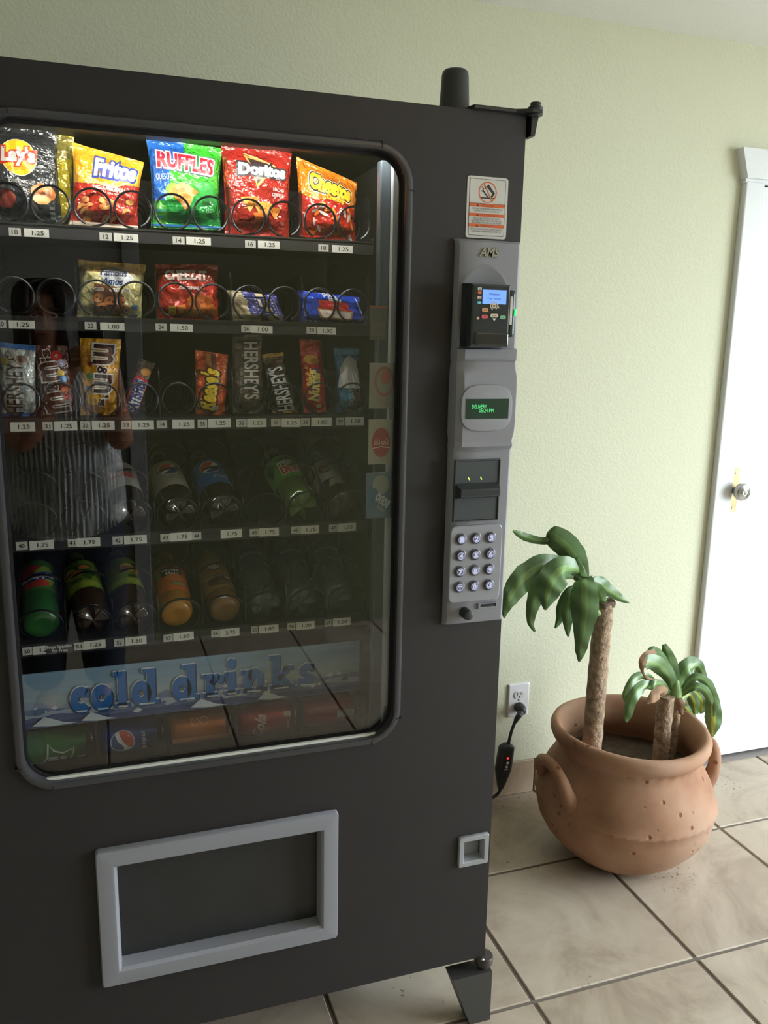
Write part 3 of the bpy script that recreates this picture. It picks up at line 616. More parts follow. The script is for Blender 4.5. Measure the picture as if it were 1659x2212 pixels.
for rn, (zl, nc, spans, nums, prices) in ROWS.items():
    slope = .44 if rn > 3 else 0.0; zf = zl + (.0115 if rn < 4 else -.006); dep = .33; mb = MB()
    yb = TY + dep; zbk = zf + dep * slope
    mb.box((TX0, TY - .0012, zl - .0115), (TX1, TY + .002, zl + .0115), 1)
    mb.box((TX0, TY - .0032, zl + .0090), (TX1, TY - .0012, zl + .0115), 1)
    mb.add([(TX0, TY, zf), (TX1, TY, zf), (TX1, yb, zbk), (TX0, yb, zbk), (TX0, TY, zf - .006), (TX1, TY, zf - .006), (TX1, yb, zbk - .006), (TX0, yb, zbk - .006)], [(0, 1, 2, 3), (7, 6, 5, 4), (0, 4, 5, 1), (1, 5, 6, 2), (2, 6, 7, 3), (3, 7, 4, 0)])
    for x in (TX0 - .0015, TX1): mb.add([(x, TY, zf - .02), (x + .0015, TY, zf - .02), (x + .0015, yb, zbk - .02), (x, yb, zbk - .02), (x, TY, zf + .006), (x + .0015, TY, zf + .006), (x + .0015, yb, zbk + .04), (x, yb, zbk + .04)], [(0, 1, 2, 3), (4, 7, 6, 5), (0, 4, 5, 1), (1, 5, 6, 2), (2, 6, 7, 3), (3, 7, 4, 0)])
    tr = mb.build('tray', [TRAY, LIP], VM)
    pit = (TX1 - TX0) / nc; dh = .085 if rn != 4 else .07
    for k in range(nc + 1):
        x = TX0 + k * pit; x = min(max(x, TX0 + .003), TX1 - .003); y0 = TY + .012
        prof = [(y0, zf), (y0, zf + dh * .8), (y0 + .012, zf + dh), (yb - .01, zbk + dh * .9), (yb - .01, zbk)]
        MB().rings([[(x + e, y, z) for y, z in prof] for e in (-.0008, .0008)], cap0=True, cap1=True).build('divider', DIV, tr)
    for k in range(nc):
        xc = TX0 + (k + .5) * pit
        if nc == 5:
            for s in (-1, 1): coil(tr, 'snack', .0300, .062, 4, (xc + s * .0325, TY + .010, zf + .0325), 0, s)
        elif nc == 10: coil(tr, 'candy', .0290, .045, 5, (xc, TY + .010, zf + .0315))
        else: coil(tr, 'bottle', .0370, .10, 3, (xc, TY + .010, zf + .046), math.atan(slope))
    for k, (a, b, c, d) in enumerate(spans):
        cut = -.004 if rn == 1 else (-.0025 if rn == 2 else 0)
        tag(tr, a, b, zl, nums[k], m=TAGN, h=.0145 if rn > 2 else .0125, dz=cut)
        tag(tr, c, d, zl, prices[k], h=.0160 if rn > 2 else .0130, dz=cut + random.uniform(-.0006, .0006), tilt=random.uniform(-.0006, .0006))
    if rn == 5:
        mb = MB(); mb.rings([[(-.842, yy, zl - .008), (-.797, yy, zl - .008), (-.797, yy, zl + .008), (-.842, yy, zl + .008)] for yy in (.1484, .1464)], 0, cap1=True)
        for t, dz, w in (('Press Selection', .0038, .043), ('For Price', -.0038, .026)):
            vs, fs = text2(t, -.8195, zl + dz, w, .0062, bold=.03); mb.add([(a, .1461, b) for a, b in vs], fs, 1)
        mb.build('notice_tag', [mat('notice_black', rgb(70, 70, 74), .4), ink(214, 212, 206)], tr, flip=False)
# ---- cold drinks panel
CDX0, CDX1, CDZ0, CDZ1 = -.890, -.247, .7315, .8385
mb = MB(); mb.rbox((CDX0, .1490, CDZ0), (CDX1, .1530, CDZ1), .0008)
PN = mb.build('drinks_panel', mat('panel_sky', rgb(126, 154, 178), .3, spec=.5), VM)
PWD, PHT = CDX1 - CDX0, CDZ1 - CDZ0
pr = Print(flatmap(CDX0, .1490, CDZ0))
for k, c in enumerate(((132, 158, 178), (142, 164, 178), (154, 172, 178), (160, 174, 174))):
    t = PHT * (.78 - k * .13); pr.put(poly2([(0.001, .02), (PWD - .001, .02), (PWD - .001, t), (0.001, t + .004)]), ink(*c), 'mountain_picture')
rnd = random.Random(3)
def ridge(base, amp, seed, n=40):
    return [(PWD * i / n, base + amp * (noise.noise((i * .35, seed, 0)) + .6 * noise.noise((i * .9, seed, 3)))) for i in range(n + 1)]
for base, amp, seed, c in ((.046, .016, 1.3, (150, 160, 178)), (.039, .014, 4.1, (110, 126, 158)), (.031, .012, 8.7, (168, 176, 190)), (.0205, .009, 2.2, (92, 104, 142)), (.014, .006, 6.6, (66, 78, 122))):
    pts = [(max(.001, min(PWD - .001, x)), max(.003, y)) for x, y in ridge(base, amp, seed)]
    vs = pts + [(x, .0012) for x, _ in pts]; n_ = len(pts); pr.put((vs, [(i, i + n_, i + n_ + 1, i + 1) for i in range(n_ - 1)]), ink(*c), 'mountain_picture')
SN = ink(206, 212, 218); NB = ink(84, 100, 142)
for k in range(34):
    x = rnd.uniform(.01, PWD - .03); y = rnd.uniform(.010, .044); s = rnd.uniform(.006, .020)
    pr.put(poly2([(x, y), (x + s * .5, y + s * .42), (x + s * .9, y + s * .1), (x + s * .55, y - s * .16), (x + s * .3, y - s * .05)]), SN if k % 3 else NB, 'mountain_picture')
for x, s in ((.015, .055), (.10, .045), (.30, .05), (.43, .045)): pr.put(poly2([(x, .006), (x + s * .4, .016 + s * .12), (x + s, .008), (x + s * 1.4, .004), (x + s * .6, .0025)]), SN, 'mountain_picture')
BLU = ink(36, 104, 172); SHD = ink(30, 52, 96)
def slabtext(word, x, y, h):
    """bold slab-serif lower-case letters drawn from strokes"""
    w = .30 * h; xh = .66 * h; out = []
    for ch in word:
        P = []
        if ch == ' ': x += .38 * h; continue
        if ch in 'cod':
            r = xh * .5; cxx = x + r * .95
            if ch == 'o': P.append(arc2(cxx, y + r, r * .70, w * .92, 0, 360, sy=1.0)); adv = 2.12 * r
            elif ch == 'c': P.append(arc2(cxx, y + r, r * .70, w * .92, 42, 322)); P.append(poly2([(cxx + r * .28, y + xh * .60), (cxx + r * .86, y + xh * .60), (cxx + r * .86, y + xh), (cxx + r * .62, y + xh), (cxx + r * .55, y + xh * .86)])); adv = 2.02 * r
            else:
                P.append(arc2(cxx, y + r, r * .68, w * .86)); sx = cxx + r * .62
                P.append(poly2([(sx, y), (sx + w, y), (sx + w, y + h), (sx, y + h)])); P.append(poly2([(sx - w * .55, y + h - w * .42), (sx, y + h - w * .42), (sx, y + h), (sx - w * .55, y + h)])); P.append(poly2([(sx + w, y), (sx + w * 1.4, y), (sx + w * 1.4, y + w * .42), (sx + w, y + w * .42)])); adv = 1.62 * r + w * 1.62
        else:
            def stem(sx, top): return poly2([(sx, y), (sx + w, y), (sx + w, y + top), (sx, y + top)])
            def foot_(sx, a=.36, b=.36): return poly2([(sx - w * a, y), (sx + w * (1 + b), y), (sx + w * (1 + b), y + w * .42), (sx - w * a, y + w * .42)])
            def ser(sx, top): return poly2([(sx - w * .42, y + top - w * .42), (sx + w * .1, y + top - w * .42), (sx + w * .1, y + top), (sx - w * .42, y + top)])
            s0 = x + w * .40
            if ch == 'l': P += [stem(s0, h), foot_(s0), ser(s0, h)]; adv = w * 1.95
            if ch == 'i': P += [stem(s0, xh), foot_(s0), ser(s0, xh), ell2(s0 + w * .5, y + xh + w * .78, w * .56, w * .50)]; adv = w * 1.95
            if ch == 'r': P += [stem(s0, xh), foot_(s0), ser(s0, xh), stroke2(smooth2([(s0 + w * .7, y + xh * .56), (s0 + w * 1.15, y + xh * .82), (s0 + w * 1.75, y + xh * .84)]), w * .62), ell2(s0 + w * 1.85, y + xh * .74, w * .44, w * .46)]; adv = w * 2.55
            if ch == 'n': P += [stem(s0, xh), foot_(s0, .36, .2), ser(s0, xh), stroke2(smooth2([(s0 + w * .7, y + xh * .58), (s0 + w * 1.3, y + xh * .84), (s0 + w * 1.95, y + xh * .70), (s0 + w * 2.0, y + xh * .3), (s0 + w * 2.0, y)]), w * .92), poly2([(s0 + w * 1.3, y), (s0 + w * 2.85, y), (s0 + w * 2.85, y + w * .42), (s0 + w * 1.3, y + w * .42)])]; adv = w * 3.45
            if ch == 'k': P += [stem(s0, h), foot_(s0, .36, .2), ser(s0, h), stroke2([(s0 + w * .8, y + xh * .40), (s0 + w * 2.0, y + xh * .92)], w * .66), stroke2([(s0 + w * 1.1, y + xh * .55), (s0 + w * 2.25, y + w * .2)], w * .82), poly2([(s0 + w * 1.55, y), (s0 + w * 2.85, y), (s0 + w * 2.85, y + w * .42), (s0 + w * 1.55, y + w * .42)]), poly2([(s0 + w * 1.35, y + xh - w * .42), (s0 + w * 2.7, y + xh - w * .42), (s0 + w * 2.7, y + xh), (s0 + w * 1.35, y + xh)])]; adv = w * 3.35
            if ch == 's': P += [stroke2(smooth2([(x + w * 2.05, y + xh * .76), (x + w * 1.5, y + xh * .86), (x + w * .75, y + xh * .72), (x + w * 1.2, y + xh * .52), (x + w * 1.95, y + xh * .32), (x + w * 1.5, y + xh * .14), (x + w * .55, y + xh * .22)]), w * .72), poly2([(x + w * 1.85, y + xh * .62), (x + w * 2.3, y + xh * .62), (x + w * 2.3, y + xh), (x + w * 1.85, y + xh * .95)]), poly2([(x + w * .2, y), (x + w * .65, y), (x + w * .65, y + xh * .40), (x + w * .2, y + xh * .40)])]; adv = w * 2.75
        for p_ in P: out.append(p_)
        out.append(('cap', x, adv, h if ch in 'dlk' else xh, ch)); x += adv + h * .045
    return out, x
S = slabtext('cold drinks', 0, 0, 1.0); sc_ = .468 / S[1]; hh = .0720
base_off = pr.k
def place(shape, dx=0, dy=0): return ([(a * sc_ + .0855 + dx, b * hh + .0235 + dy) for a, b in shape[0]], shape[1])
for layer, (m_, dx, dy) in enumerate(((SHD, .0024, -.0012), (SN, -.0006, .0024), (BLU, 0, 0))):
    for p_ in S[0]:
        if p_[0] != 'cap': pr.put(place(p_, dx, dy), m_, 'lettering', base_off + 1 + layer * 2)
for p_ in S[0]:
    if p_[0] == 'cap' and p_[4] != ' ': pr.put(place(stroke2([(p_[1] + p_[2] * .22, .03), (p_[1] + p_[2] * .75, .02)], .045)), SN, 'lettering', base_off + 7)
pr.build(PN)
# ---------------------------------------------------------------- snack bags and bars
YF_ = .1680                                               # plane of the bag fronts
def film(r, g, b, rough=.24): return mat('film_%d_%d_%d' % (r, g, b), rgb(r, g, b), rough, .12, .6, bump=(38, .8, .020), coat=.7)
NU, NV = 28, 34
def pouch(name, label, quad, T, m, group=None, seal=.055, pinch=.05, seed=0, y=YF_, lean=0.0, back=None, puff=.62, ridged=True):
    """sealed pillow bag; quad = TL,TR,BR,BL world (x,z); returns the thing and its Print"""
    TL, TR, BR, BL = quad; ox = (BL[0] + BR[0]) / 2; oz = min(BL[1], BR[1])
    y = y + T * 1.12; t = thing(name, label, {'bar': 'candy bar'}.get(name.split('_')[-1], 'snack'), (ox, y, oz), group)
    if back: t['category'] = back
    q = [Vector((a - ox, b - oz)) for a, b in quad]
    W_ = ((q[1] - q[0]).length + (q[2] - q[3]).length) / 2; H_ = ((q[0] - q[3]).length + (q[1] - q[2]).length) / 2
    def base(u, v):
        p = q[3].lerp(q[2], (u + 1) / 2).lerp(q[0].lerp(q[1], (u + 1) / 2), v); c = q[3].lerp(q[2], .5).lerp(q[0].lerp(q[1], .5), v)
        k = 1 - pinch * math.sin(math.pi * min(max(v, 0), 1)) + .012 * noise.noise((v * 6, seed, u))
        return c + (p - c) * k
    def th(u, v):
        e = min(v, 1 - v); s = min(1, max(0, (e - seal * .6) / .20)); s = s * s * (3 - 2 * s)
        d = T * s * max(0, 1 - u * u) ** puff
        d += T * .24 * s * (1 - abs(u)) ** .4 * noise.noise((u * 2.3 + seed, v * 3.1, seed * 1.7)) + T * .13 * s * noise.noise((u * 5 + v * 3, v * 6, seed))
        if e < seal and ridged: d += .0011 * math.sin(u * 4 + (v if v < .5 else 1 - v) * 2 * math.pi * 3 / seal)
        return d + .0022 * noise.noise((u * 2.6, v * 2.2, seed + 9)) * (1 if e < seal else .3)
    G = [[None] * (NU + 1) for _ in range(NV + 1)]
    for j in range(NV + 1):
        for i in range(NU + 1):
            u = -1 + 2 * i / NU; v = j / NV; p = base(u, v); G[j][i] = Vector((p.x, -th(u, v) + lean * p.y, p.y))
    mb = MB(); k = NU + 1
    for j in range(NV + 1):
        for i in range(NU + 1): mb.v.append(tuple(G[j][i]))
    for j in range(NV):
        for i in range(NU): mb.f.append((j * k + i, j * k + i + 1, (j + 1) * k + i + 1, (j + 1) * k + i)); mb.m.append(0)
    off = len(mb.v)
    for j in range(NV + 1):
        for i in range(NU + 1):
            u = -1 + 2 * i / NU; v = j / NV; p = base(u, v); edge = i in (0, NU) or j in (0, NV)
            g = G[j][i]; mb.v.append(tuple(g) if edge else (p.x, lean * p.y + .55 * abs(g.y - lean * p.y) + .0006, p.y))
    for j in range(NV):
        for i in range(NU): mb.f.append((off + j * k + i, off + (j + 1) * k + i, off + (j + 1) * k + i + 1, off + j * k + i + 1)); mb.m.append(0)
    o = mb.build('wrapper', m, t, smooth=True, angle=60)
    def fn(a, b, d):
        a = min(max(a, -1), 1); b = min(max(b, 0), 1)
        x = (a + 1) / 2 * NU; z = b * NV; i = min(int(x), NU - 1); j = min(int(z), NV - 1); fx, fz = x - i, z - j
        p = G[j][i].lerp(G[j][i + 1], fx).lerp(G[j + 1][i].lerp(G[j + 1][i + 1], fx), fz)
        return (p.x, p.y - d, p.z)
    pr = Print(fn, [-1 + 2 * i / NU for i in range(1, NU)], [j / NV for j in range(1, NV)], step=.00009, base=.0010)
    pr.t = t; pr.asp = 2 * H_ / W_ / 2        # one unit of b equals asp*... units of a
    pr.W, pr.H = W_, H_
    # isotropic helpers: sizes given in millimetres of bag, positions in (a,b)
    def tx(body, a, b, w, h, mm, rot=0, **kw):
        vs0 = text2(body, 0, 0, w, h, rot, kw.get('bold', 0), kw.get('shear', 0))
        def put(bold, m_, part='lettering'):
            vs, fs = text2(body, 0, 0, w / 1000, h / 1000, rot, bold, kw.get('shear', 0))
            ar = kw.get('arch', 0)
            vs = [(x, y + ar * (1 - (x / (w / 2000)) ** 2) * h / 1000 if rot == 0 else y) for x, y in vs]
            pr.put(([(a + x * 2 / W_, b + y / H_) for x, y in vs], fs), m_, part)
        if kw.get('outline2'): put(kw.get('bold', 0) + kw.get('ob2', .16), kw['outline2'])
        if kw.get('outline'): put(kw.get('bold', 0) + kw.get('ob', .08), kw['outline'])
        put(kw.get('bold', 0), mm); return pr
    def sh(shape, a, b, mm, part='printed_artwork'):
        return pr.put(([(a + x * 2 / W_ / 1000, b + y / H_ / 1000) for x, y in shape[0]], shape[1]), mm, part)
    pr.tx = tx; pr.sh = sh
    pr.band = lambda v0, v1, mm, n=8, wave=0.0: pr.put(([(-1 + 2 * i / n, v0) for i in range(n + 1)] + [(-1 + 2 * i / n, v1 + wave * math.sin(i * 2.1)) for i in range(n + 1)], [(i, i + 1, n + 2 + i, n + 1 + i) for i in range(n)]), mm, 'printed_artwork')
    return pr
def blob(rx, ry, seed=0, n=18, am=.18):
    return [(rx * math.cos(2 * math.pi * i / n) * (1 + am * noise.noise((i * .9, seed, 0))), ry * math.sin(2 * math.pi * i / n) * (1 + am * noise.noise((i * .9, seed, 5)))) for i in range(n)], [tuple(range(n))]
RW = random.Random(11)
# --- top row
p = pouch('chip_bag', 'charcoal bag of barbecue potato chips with a yellow sun logo, cut off by the frame', [(-.886, 1.780), (-.775, 1.775), (-.774, 1.622), (-.880, 1.622)], .030, film(52, 54, 57), 'snack bags on the top tray', seed=1)
WHT = ink(236, 234, 230); YEL = ink(248, 204, 44)
p.sh(ell2(0, 0, 28.5, 29), -.12, .665, WHT); p.sh(ell2(0, 0, 27.5, 28), -.12, .665, YEL)
p.sh(([(-30, -13), (-12, -8), (10, -5), (29, 2), (31, 15), (12, 10), (-10, 7), (-31, 5)], [tuple(range(8))]), -.12, .665, ink(206, 62, 40)); p.sh(([(-24, -13), (-8, -17), (12, -15), (24, -9), (10, -7), (-10, -9)], [tuple(range(6))]), -.12, .64, ink(246, 170, 40))
p.tx("Lay's", -.14, .672, 52, 27, WHT, rot=0, bold=.05, shear=.12, outline=ink(206, 62, 40))
p.tx('Barbecue', -.08, .435, 42, 7.5, ink(186, 184, 180), bold=.01); p.tx('FLAVORED', -.08, .385, 18, 3, ink(160, 158, 154))
p.sh(blob(20, 15, 2), .52, .33, ink(214, 128, 62)); p.sh(blob(14, 8, 3), .46, .26, ink(240, 176, 110)); p.sh(blob(17, 15, 4), -.62, .25, ink(142, 58, 46)); p.sh(blob(13, 9, 9), .1, .16, ink(92, 84, 80))
for k in range(3): p.sh(poly2([(-4, -2.5), (4, -2.5), (4, 2.5), (-4, 2.5)]), .74, .18 - k * .045, ink(120, 122, 122))
p.build(p.t)
p = pouch('chip_bag', 'plain olive yellow bag wedged between the charcoal bag and the corn chip bag', [(-.790, 1.776), (-.748, 1.774), (-.762, 1.627), (-.786, 1.627)], .010, film(196, 178, 46), 'snack bags on the top tray', seed=2, y=.215)
p.band(.74, .99, film(150, 140, 70)); p.build(p.t)
p = pouch('chip_bag', 'yellow over red corn chip bag with its top corner drooping', [(-.752, 1.760), (-.636, 1.737), (-.650, 1.625), (-.763, 1.627)], .026, film(196, 52, 34), 'snack bags on the top tray', seed=3, pinch=.075)
p.put(([(-1 + 2 * i / 8, .50 + .10 * (i / 8) ** 2 + .02) for i in range(9)] + [(-1 + 2 * i / 8, .999) for i in range(9)], [(i, i + 1, 10 + i, 9 + i) for i in range(8)]), film(238, 176, 50), 'printed_artwork')
p.sh(([(-24, -12), (-10, -15), (14, -12), (27, -4), (29, 9), (10, 11), (-12, 8), (-27, 2)], [tuple(range(8))]), .22, .735, ink(214, 62, 40)); p.sh(stroke2(smooth2([(-36, -14), (-20, -20), (6, -18), (30, -6)]), [.5, 3, 3, 3, 4, 4, 4, 4, 4, 4, 4, 3, 3, 2, 1, .5]), .22, .70, ink(240, 206, 130))
p.tx('Fritos', .22, .765, 70, 27, ink(240, 236, 230), bold=.05, shear=.2, outline=ink(50, 70, 152), ob=.09, rot=3)
p.tx('The', -.34, .485, 10, 5.5, WHT, bold=.02); p.tx('ORIGINAL', .25, .50, 40, 7.5, ink(250, 226, 206), bold=.05); p.tx('CORN CHIPS', .2, .435, 20, 3.5, WHT)
for k in range(16): p.sh(stroke2(smooth2([(-7, -4), (-2, 3), (6, 4)]), [2, 3, 4, 5, 6, 6, 6, 5, 4, 3, 2]) if k % 2 else blob(7, 5, k), RW.uniform(-.75, .75), RW.uniform(.08, .37), ink(226, 158, 84) if k % 3 else ink(204, 118, 56))
p.band(.001, .05, ink(214, 196, 176)); p.build(p.t)
p = pouch('chip_bag', 'blue and green ridged chip bag with red block lettering', [(-.631, 1.778), (-.499, 1.772), (-.505, 1.632), (-.628, 1.630)], .030, film(66, 186, 58), 'snack bags on the top tray', seed=4, pinch=.085)
p.put(poly2([(-1, .30), (-.62, .30), (-.52, .5), (-.46, .70), (-.10, .74), (-.05, .88), (-.02, .999), (-1, .999)]), film(42, 108, 196), 'printed_artwork'); p.put(poly2([(-1, .001), (-.98, .22), (-.62, .33), (-.3, .30), (.2, .36), (1, .42), (1, .001)]), film(40, 158, 74), 'printed_artwork')
p.put(poly2([(-1, .001), (-.98, .19), (-.78, .30), (-.60, .22), (-.55, .10), (-.6, .001)]), film(92, 200, 62), 'printed_artwork'); p.sh(blob(22, 18, 5), .50, .42, ink(52, 150, 66)); p.sh(blob(13, 10, 8), -.42, .43, ink(140, 190, 74))
p.tx('RUFFLES', -.02, .745, 98, 24, ink(196, 30, 52), bold=.045, arch=.22, rot=-4, outline=ink(240, 238, 240), ob=.075, outline2=ink(88, 70, 130), ob2=.105); p.tx('QUESO', -.70, .565, 23, 11, ink(206, 220, 236), bold=.01, rot=-3)
p.sh(([(-22, 16), (-6, 22), (10, 16), (24, 8), (14, 0), (8, -14), (-2, -24), (-10, -12), (-20, -4), (-28, 4)], [tuple(range(10))]), -.05, .36, ink(206, 142, 72))
for k in range(5): p.sh(stroke2(smooth2([(-20 + k * 3, 8 - k * 6), (-4 + k, 12 - k * 6), (12 - k, 4 - k * 4)]), 1.6), -.05, .40, ink(180, 112, 50) if k % 2 else ink(228, 172, 104))
p.sh(blob(12, 6, 12), .62, .33, ink(30, 112, 52)); p.tx('230', .62, .21, 12, 6, ink(190, 236, 190)); p.tx('BAKED', -.74, .19, 15, 4, ink(70, 150, 226)); p.tx('CHEESE', -.74, .12, 15, 4, ink(70, 150, 226))
p.band(.02, .045, ink(52, 120, 190)); p.build(p.t)
p = pouch('chip_bag', 'dark red tortilla chip bag with an outlined black triangle', [(-.503, 1.778), (-.374, 1.774), (-.380, 1.623), (-.499, 1.627)], .028, film(172, 44, 36), 'snack bags on the top tray', seed=5)
p.sh(poly2([(-24, 28), (32, 12), (-4, -30)]), -.02, .72, ink(238, 178, 90)); p.sh(poly2([(-19, 23), (25, 10.5), (-4, -23)]), -.02, .72, ink(56, 40, 44))
p.sh(stroke2([(-24, 28), (-4, 21), (30, 8)], [1, 4, 1]), -.02, .74, ink(246, 214, 150))
p.tx('Doritos', .10, .735, 84, 18, ink(240, 240, 240), bold=.055, outline=ink(44, 40, 48), ob=.13); p.tx('NACHO', .60, .535, 22, 5.5, ink(240, 206, 200), bold=.03); p.tx('CHEESE', .58, .475, 24, 5.5, ink(240, 206, 200), bold=.03)
for a, b, s, c in ((-.30, .36, 1.0, (226, 150, 62)), (.10, .30, 1.15, (236, 166, 76)), (.48, .28, .8, (220, 138, 54)), (.0, .20, .8, (206, 116, 48))):
    p.sh(([(-17 * s, 8 * s), (0, 10 * s), (16 * s, 9 * s), (6 * s, -8 * s), (0, -16 * s), (-9 * s, -5 * s)], [tuple(range(6))]), a, b, ink(*c))
    for k in range(5): p.sh(blob(1.6, 1.2, k), a + RW.uniform(-.1, .1), b + RW.uniform(-.02, .04), ink(190, 82, 30))
p.tx('260', .72, .16, 9, 6, ink(228, 150, 140)); p.tx('CALORIES', .72, .11, 12, 2.5, ink(228, 150, 140)); p.build(p.t)
p = pouch('chip_bag', 'orange over red cheese puff bag with puffy yellow lettering at the right end', [(-.367, 1.768), (-.250, 1.731), (-.251, 1.621), (-.363, 1.629)], .026, film(196, 44, 32), 'snack bags on the top tray', seed=6)
p.put(([(-1 + 2 * i / 8, .545 - .04 * math.sin(i * .9)) for i in range(9)] + [(-1 + 2 * i / 8, .999) for i in range(9)], [(i, i + 1, 10 + i, 9 + i) for i in range(8)]), film(238, 138, 36), 'printed_artwork')
p.tx('Cheetos', .02, .735, 80, 25, ink(246, 204, 52), bold=.06, shear=.1, rot=-3, outline=ink(44, 36, 34), ob=.075, outline2=ink(232, 226, 214), ob2=.115); p.tx('Crunchy', .18, .575, 37, 9.5, ink(250, 196, 60), bold=.05, shear=.15, outline=ink(176, 90, 30), ob=.10)
for k in range(26):
    a, b = RW.uniform(-.85, .85), RW.uniform(.06, .46); an = RW.uniform(0, 180)
    p.sh(ell2(0, 0, RW.uniform(6, 10), RW.uniform(2.2, 3.4), an, 12), a, b, ink(*((236, 142, 44), (226, 112, 36), (206, 196, 188))[k % 3 if k % 7 else 2]))
p.build(p.t)
# --- second row
p = pouch('cookie_bag', 'cream and gold bag of small chocolate chip cookies with a white name band', [(-.752, 1.570), (-.639, 1.566), (-.650, 1.473), (-.760, 1.473)], .026, film(216, 206, 142), 'snack bags on the second tray', seed=7)
p.band(.80, .999, film(188, 150, 74)); p.put(poly2([(-.50, .03), (.30, .03), (.42, .38), (.15, .55), (-.55, .60)]), ink(112, 66, 38), 'printed_artwork')
p.sh(([(-28, 4), (-14, 16), (4, 20), (24, 10), (34, 2), (20, -10), (2, -14), (-16, -6)], [tuple(range(8))]), .10, .70, ink(226, 230, 236)); p.sh(blob(18, 8, 3), .12, .83, ink(130, 128, 122)); p.tx('Famous', .05, .80, 44, 10.5, ink(36, 44, 82), bold=.03, rot=0); p.tx('Amos', .02, .645, 36, 11, ink(36, 62, 116), bold=.03, shear=.25)
for a, w, t_ in ((-.38, 17, 'CHOC'), (.12, 20, 'OLATE'), (.48, 12, 'CHIP')): p.sh(([(x, z) for x, _, z in rrect(-w / 2, w / 2, -3, 3, 2.5, 0, 3)], [tuple(range(16))]), a, .495, ink(238, 232, 222)); p.tx(t_, a, .495, w * .78, 3.6, ink(74, 46, 32), bold=.02)
for a, b in ((-.25, .18), (.10, .14), (.30, .30), (-.02, .30), (.42, .16), (-.4, .34)): p.sh(blob(10, 7.5, a * 9), a, b, ink(178, 112, 62)); p.sh(blob(2.4, 2, a), a - .03, b + .01, ink(84, 48, 30)); p.sh(blob(2, 1.6, b), a + .08, b - .02, ink(84, 48, 30))
p.sh(poly2([(-4, -4), (4, -4), (4, 4), (-4, 4)]), .78, .20, ink(70, 130, 190)); p.build(p.t)
p = pouch('cracker_bag', 'red bag of orange cheese crackers with a yellow badge', [(-.624, 1.568), (-.513, 1.571), (-.514, 1.471), (-.622, 1.472)], .024, film(202, 52, 38), 'snack bags on the second tray', seed=8, pinch=.02)
p.band(.70, .999, film(142, 44, 34)); p.tx('CHEEZ-IT', -.06, .80, 72, 15, ink(206, 196, 188), bold=.05); p.tx('ORIGINAL', .02, .575, 36, 5.2, ink(244, 236, 226), bold=.05)  # darker top band paints in the shadow of the tray above
for k in range(13):
    a, b, an = RW.uniform(-.25, .85), RW.uniform(.10, .42), RW.uniform(0, 90); p.sh(ell2(0, 0, 10, 10, an, 4), a, b, ink(*((226, 122, 44), (238, 148, 60), (206, 96, 36))[k % 3]))
p.sh(poly2([(-6.5, -7), (6.5, -7), (6.5, 7), (-6.5, 7)]), -.55, .17, ink(232, 196, 70)); p.tx('100%', -.55, .20, 9.5, 4, ink(110, 60, 30), bold=.02); p.tx('REAL', -.55, .125, 8.5, 2.8, ink(110, 60, 30)); p.build(p.t)
p = pouch('popcorn_bag', 'violet blue popcorn bag printed with cream popcorn and film strips', [(-.499, 1.527), (-.409, 1.522), (-.390, 1.472), (-.488, 1.472)], .016, film(72, 74, 152), 'snack bags on the second tray', seed=9, pinch=.0)
PC = ink(214, 200, 164); PD = ink(122, 108, 92)
p.put(poly2([(-1, .02), (-.30, .02), (-.34, .35), (-.42, .8), (-.45, .999), (-1, .999)]), PC, 'printed_artwork')
for k in range(13): p.sh(blob(6.5, 4.6, k, am=.5), RW.uniform(-.92, -.42), RW.uniform(.08, .92), PC if k % 3 else ink(196, 180, 150))
for k in range(9): p.sh(stroke2(smooth2([(-5, 0), (0, 1.5), (5, -.5)]), .8), RW.uniform(-.9, -.45), RW.uniform(.1, .9), PD)
for s0 in (-.36, .02):
    for k in range(7): p.sh(poly2([(-1.5, -1), (1.5, -1), (1.5, 1), (-1.5, 1)]), s0 - .02 * k * .3, .20 + k * .11, ink(206, 204, 212))
for k in range(7): p.sh(poly2([(-1.5, -1.2), (1.5, -1.2), (1.5, 1.2), (-1.5, 1.2)]), .70 - k * .012, .24 + k * .105, ink(206, 204, 212))
p.put(poly2([(.28, .36), (.56, .36), (.55, .48), (.48, .48), (.47, .74), (.30, .72), (.33, .48), (.28, .48)]), PC, 'lettering'); p.put(poly2([(.10, .50), (.20, .50), (.18, .76), (.06, .76)]), PC, 'lettering'); p.put(poly2([(.08, .84), (.50, .86), (.50, .97), (.08, .96)]), PC, 'printed_artwork')
p.put(stroke2([(.26, .28), (.80, .26), (.74, .98)], .02), ink(190, 190, 206), 'printed_artwork')
for a, b in ((-.12, .10), (-.28, .13), (.52, .14), (.72, .12), (.62, .17)): p.sh(blob(9, 5.5, a * 7, am=.4), a, b, PC)
p.build(p.t)
p = pouch('pastry_pack', 'bright blue toaster pastry pack with a frosted slice picture', [(-.366, 1.531), (-.246, 1.522), (-.231, 1.468), (-.364, 1.471)], .018, film(32, 78, 214), 'snack bags on the second tray', seed=10, pinch=.02, seal=.03)
p.tx('pop.', -.02, .925, 26, 8.5, ink(232, 238, 250), bold=.05, rot=-4); p.tx('tarts', .08, .80, 25, 7.5, ink(232, 238, 250), bold=.05, rot=-4)
p.put(poly2([(-.42, .52), (.52, .50), (.50, .74), (-.44, .76)]), ink(204, 40, 52), 'printed_artwork'); p.tx('strawberry', .10, .63, 32, 5, ink(232, 150, 150)); p.sh(blob(5, 5, 3), -.34, .66, ink(150, 40, 34))
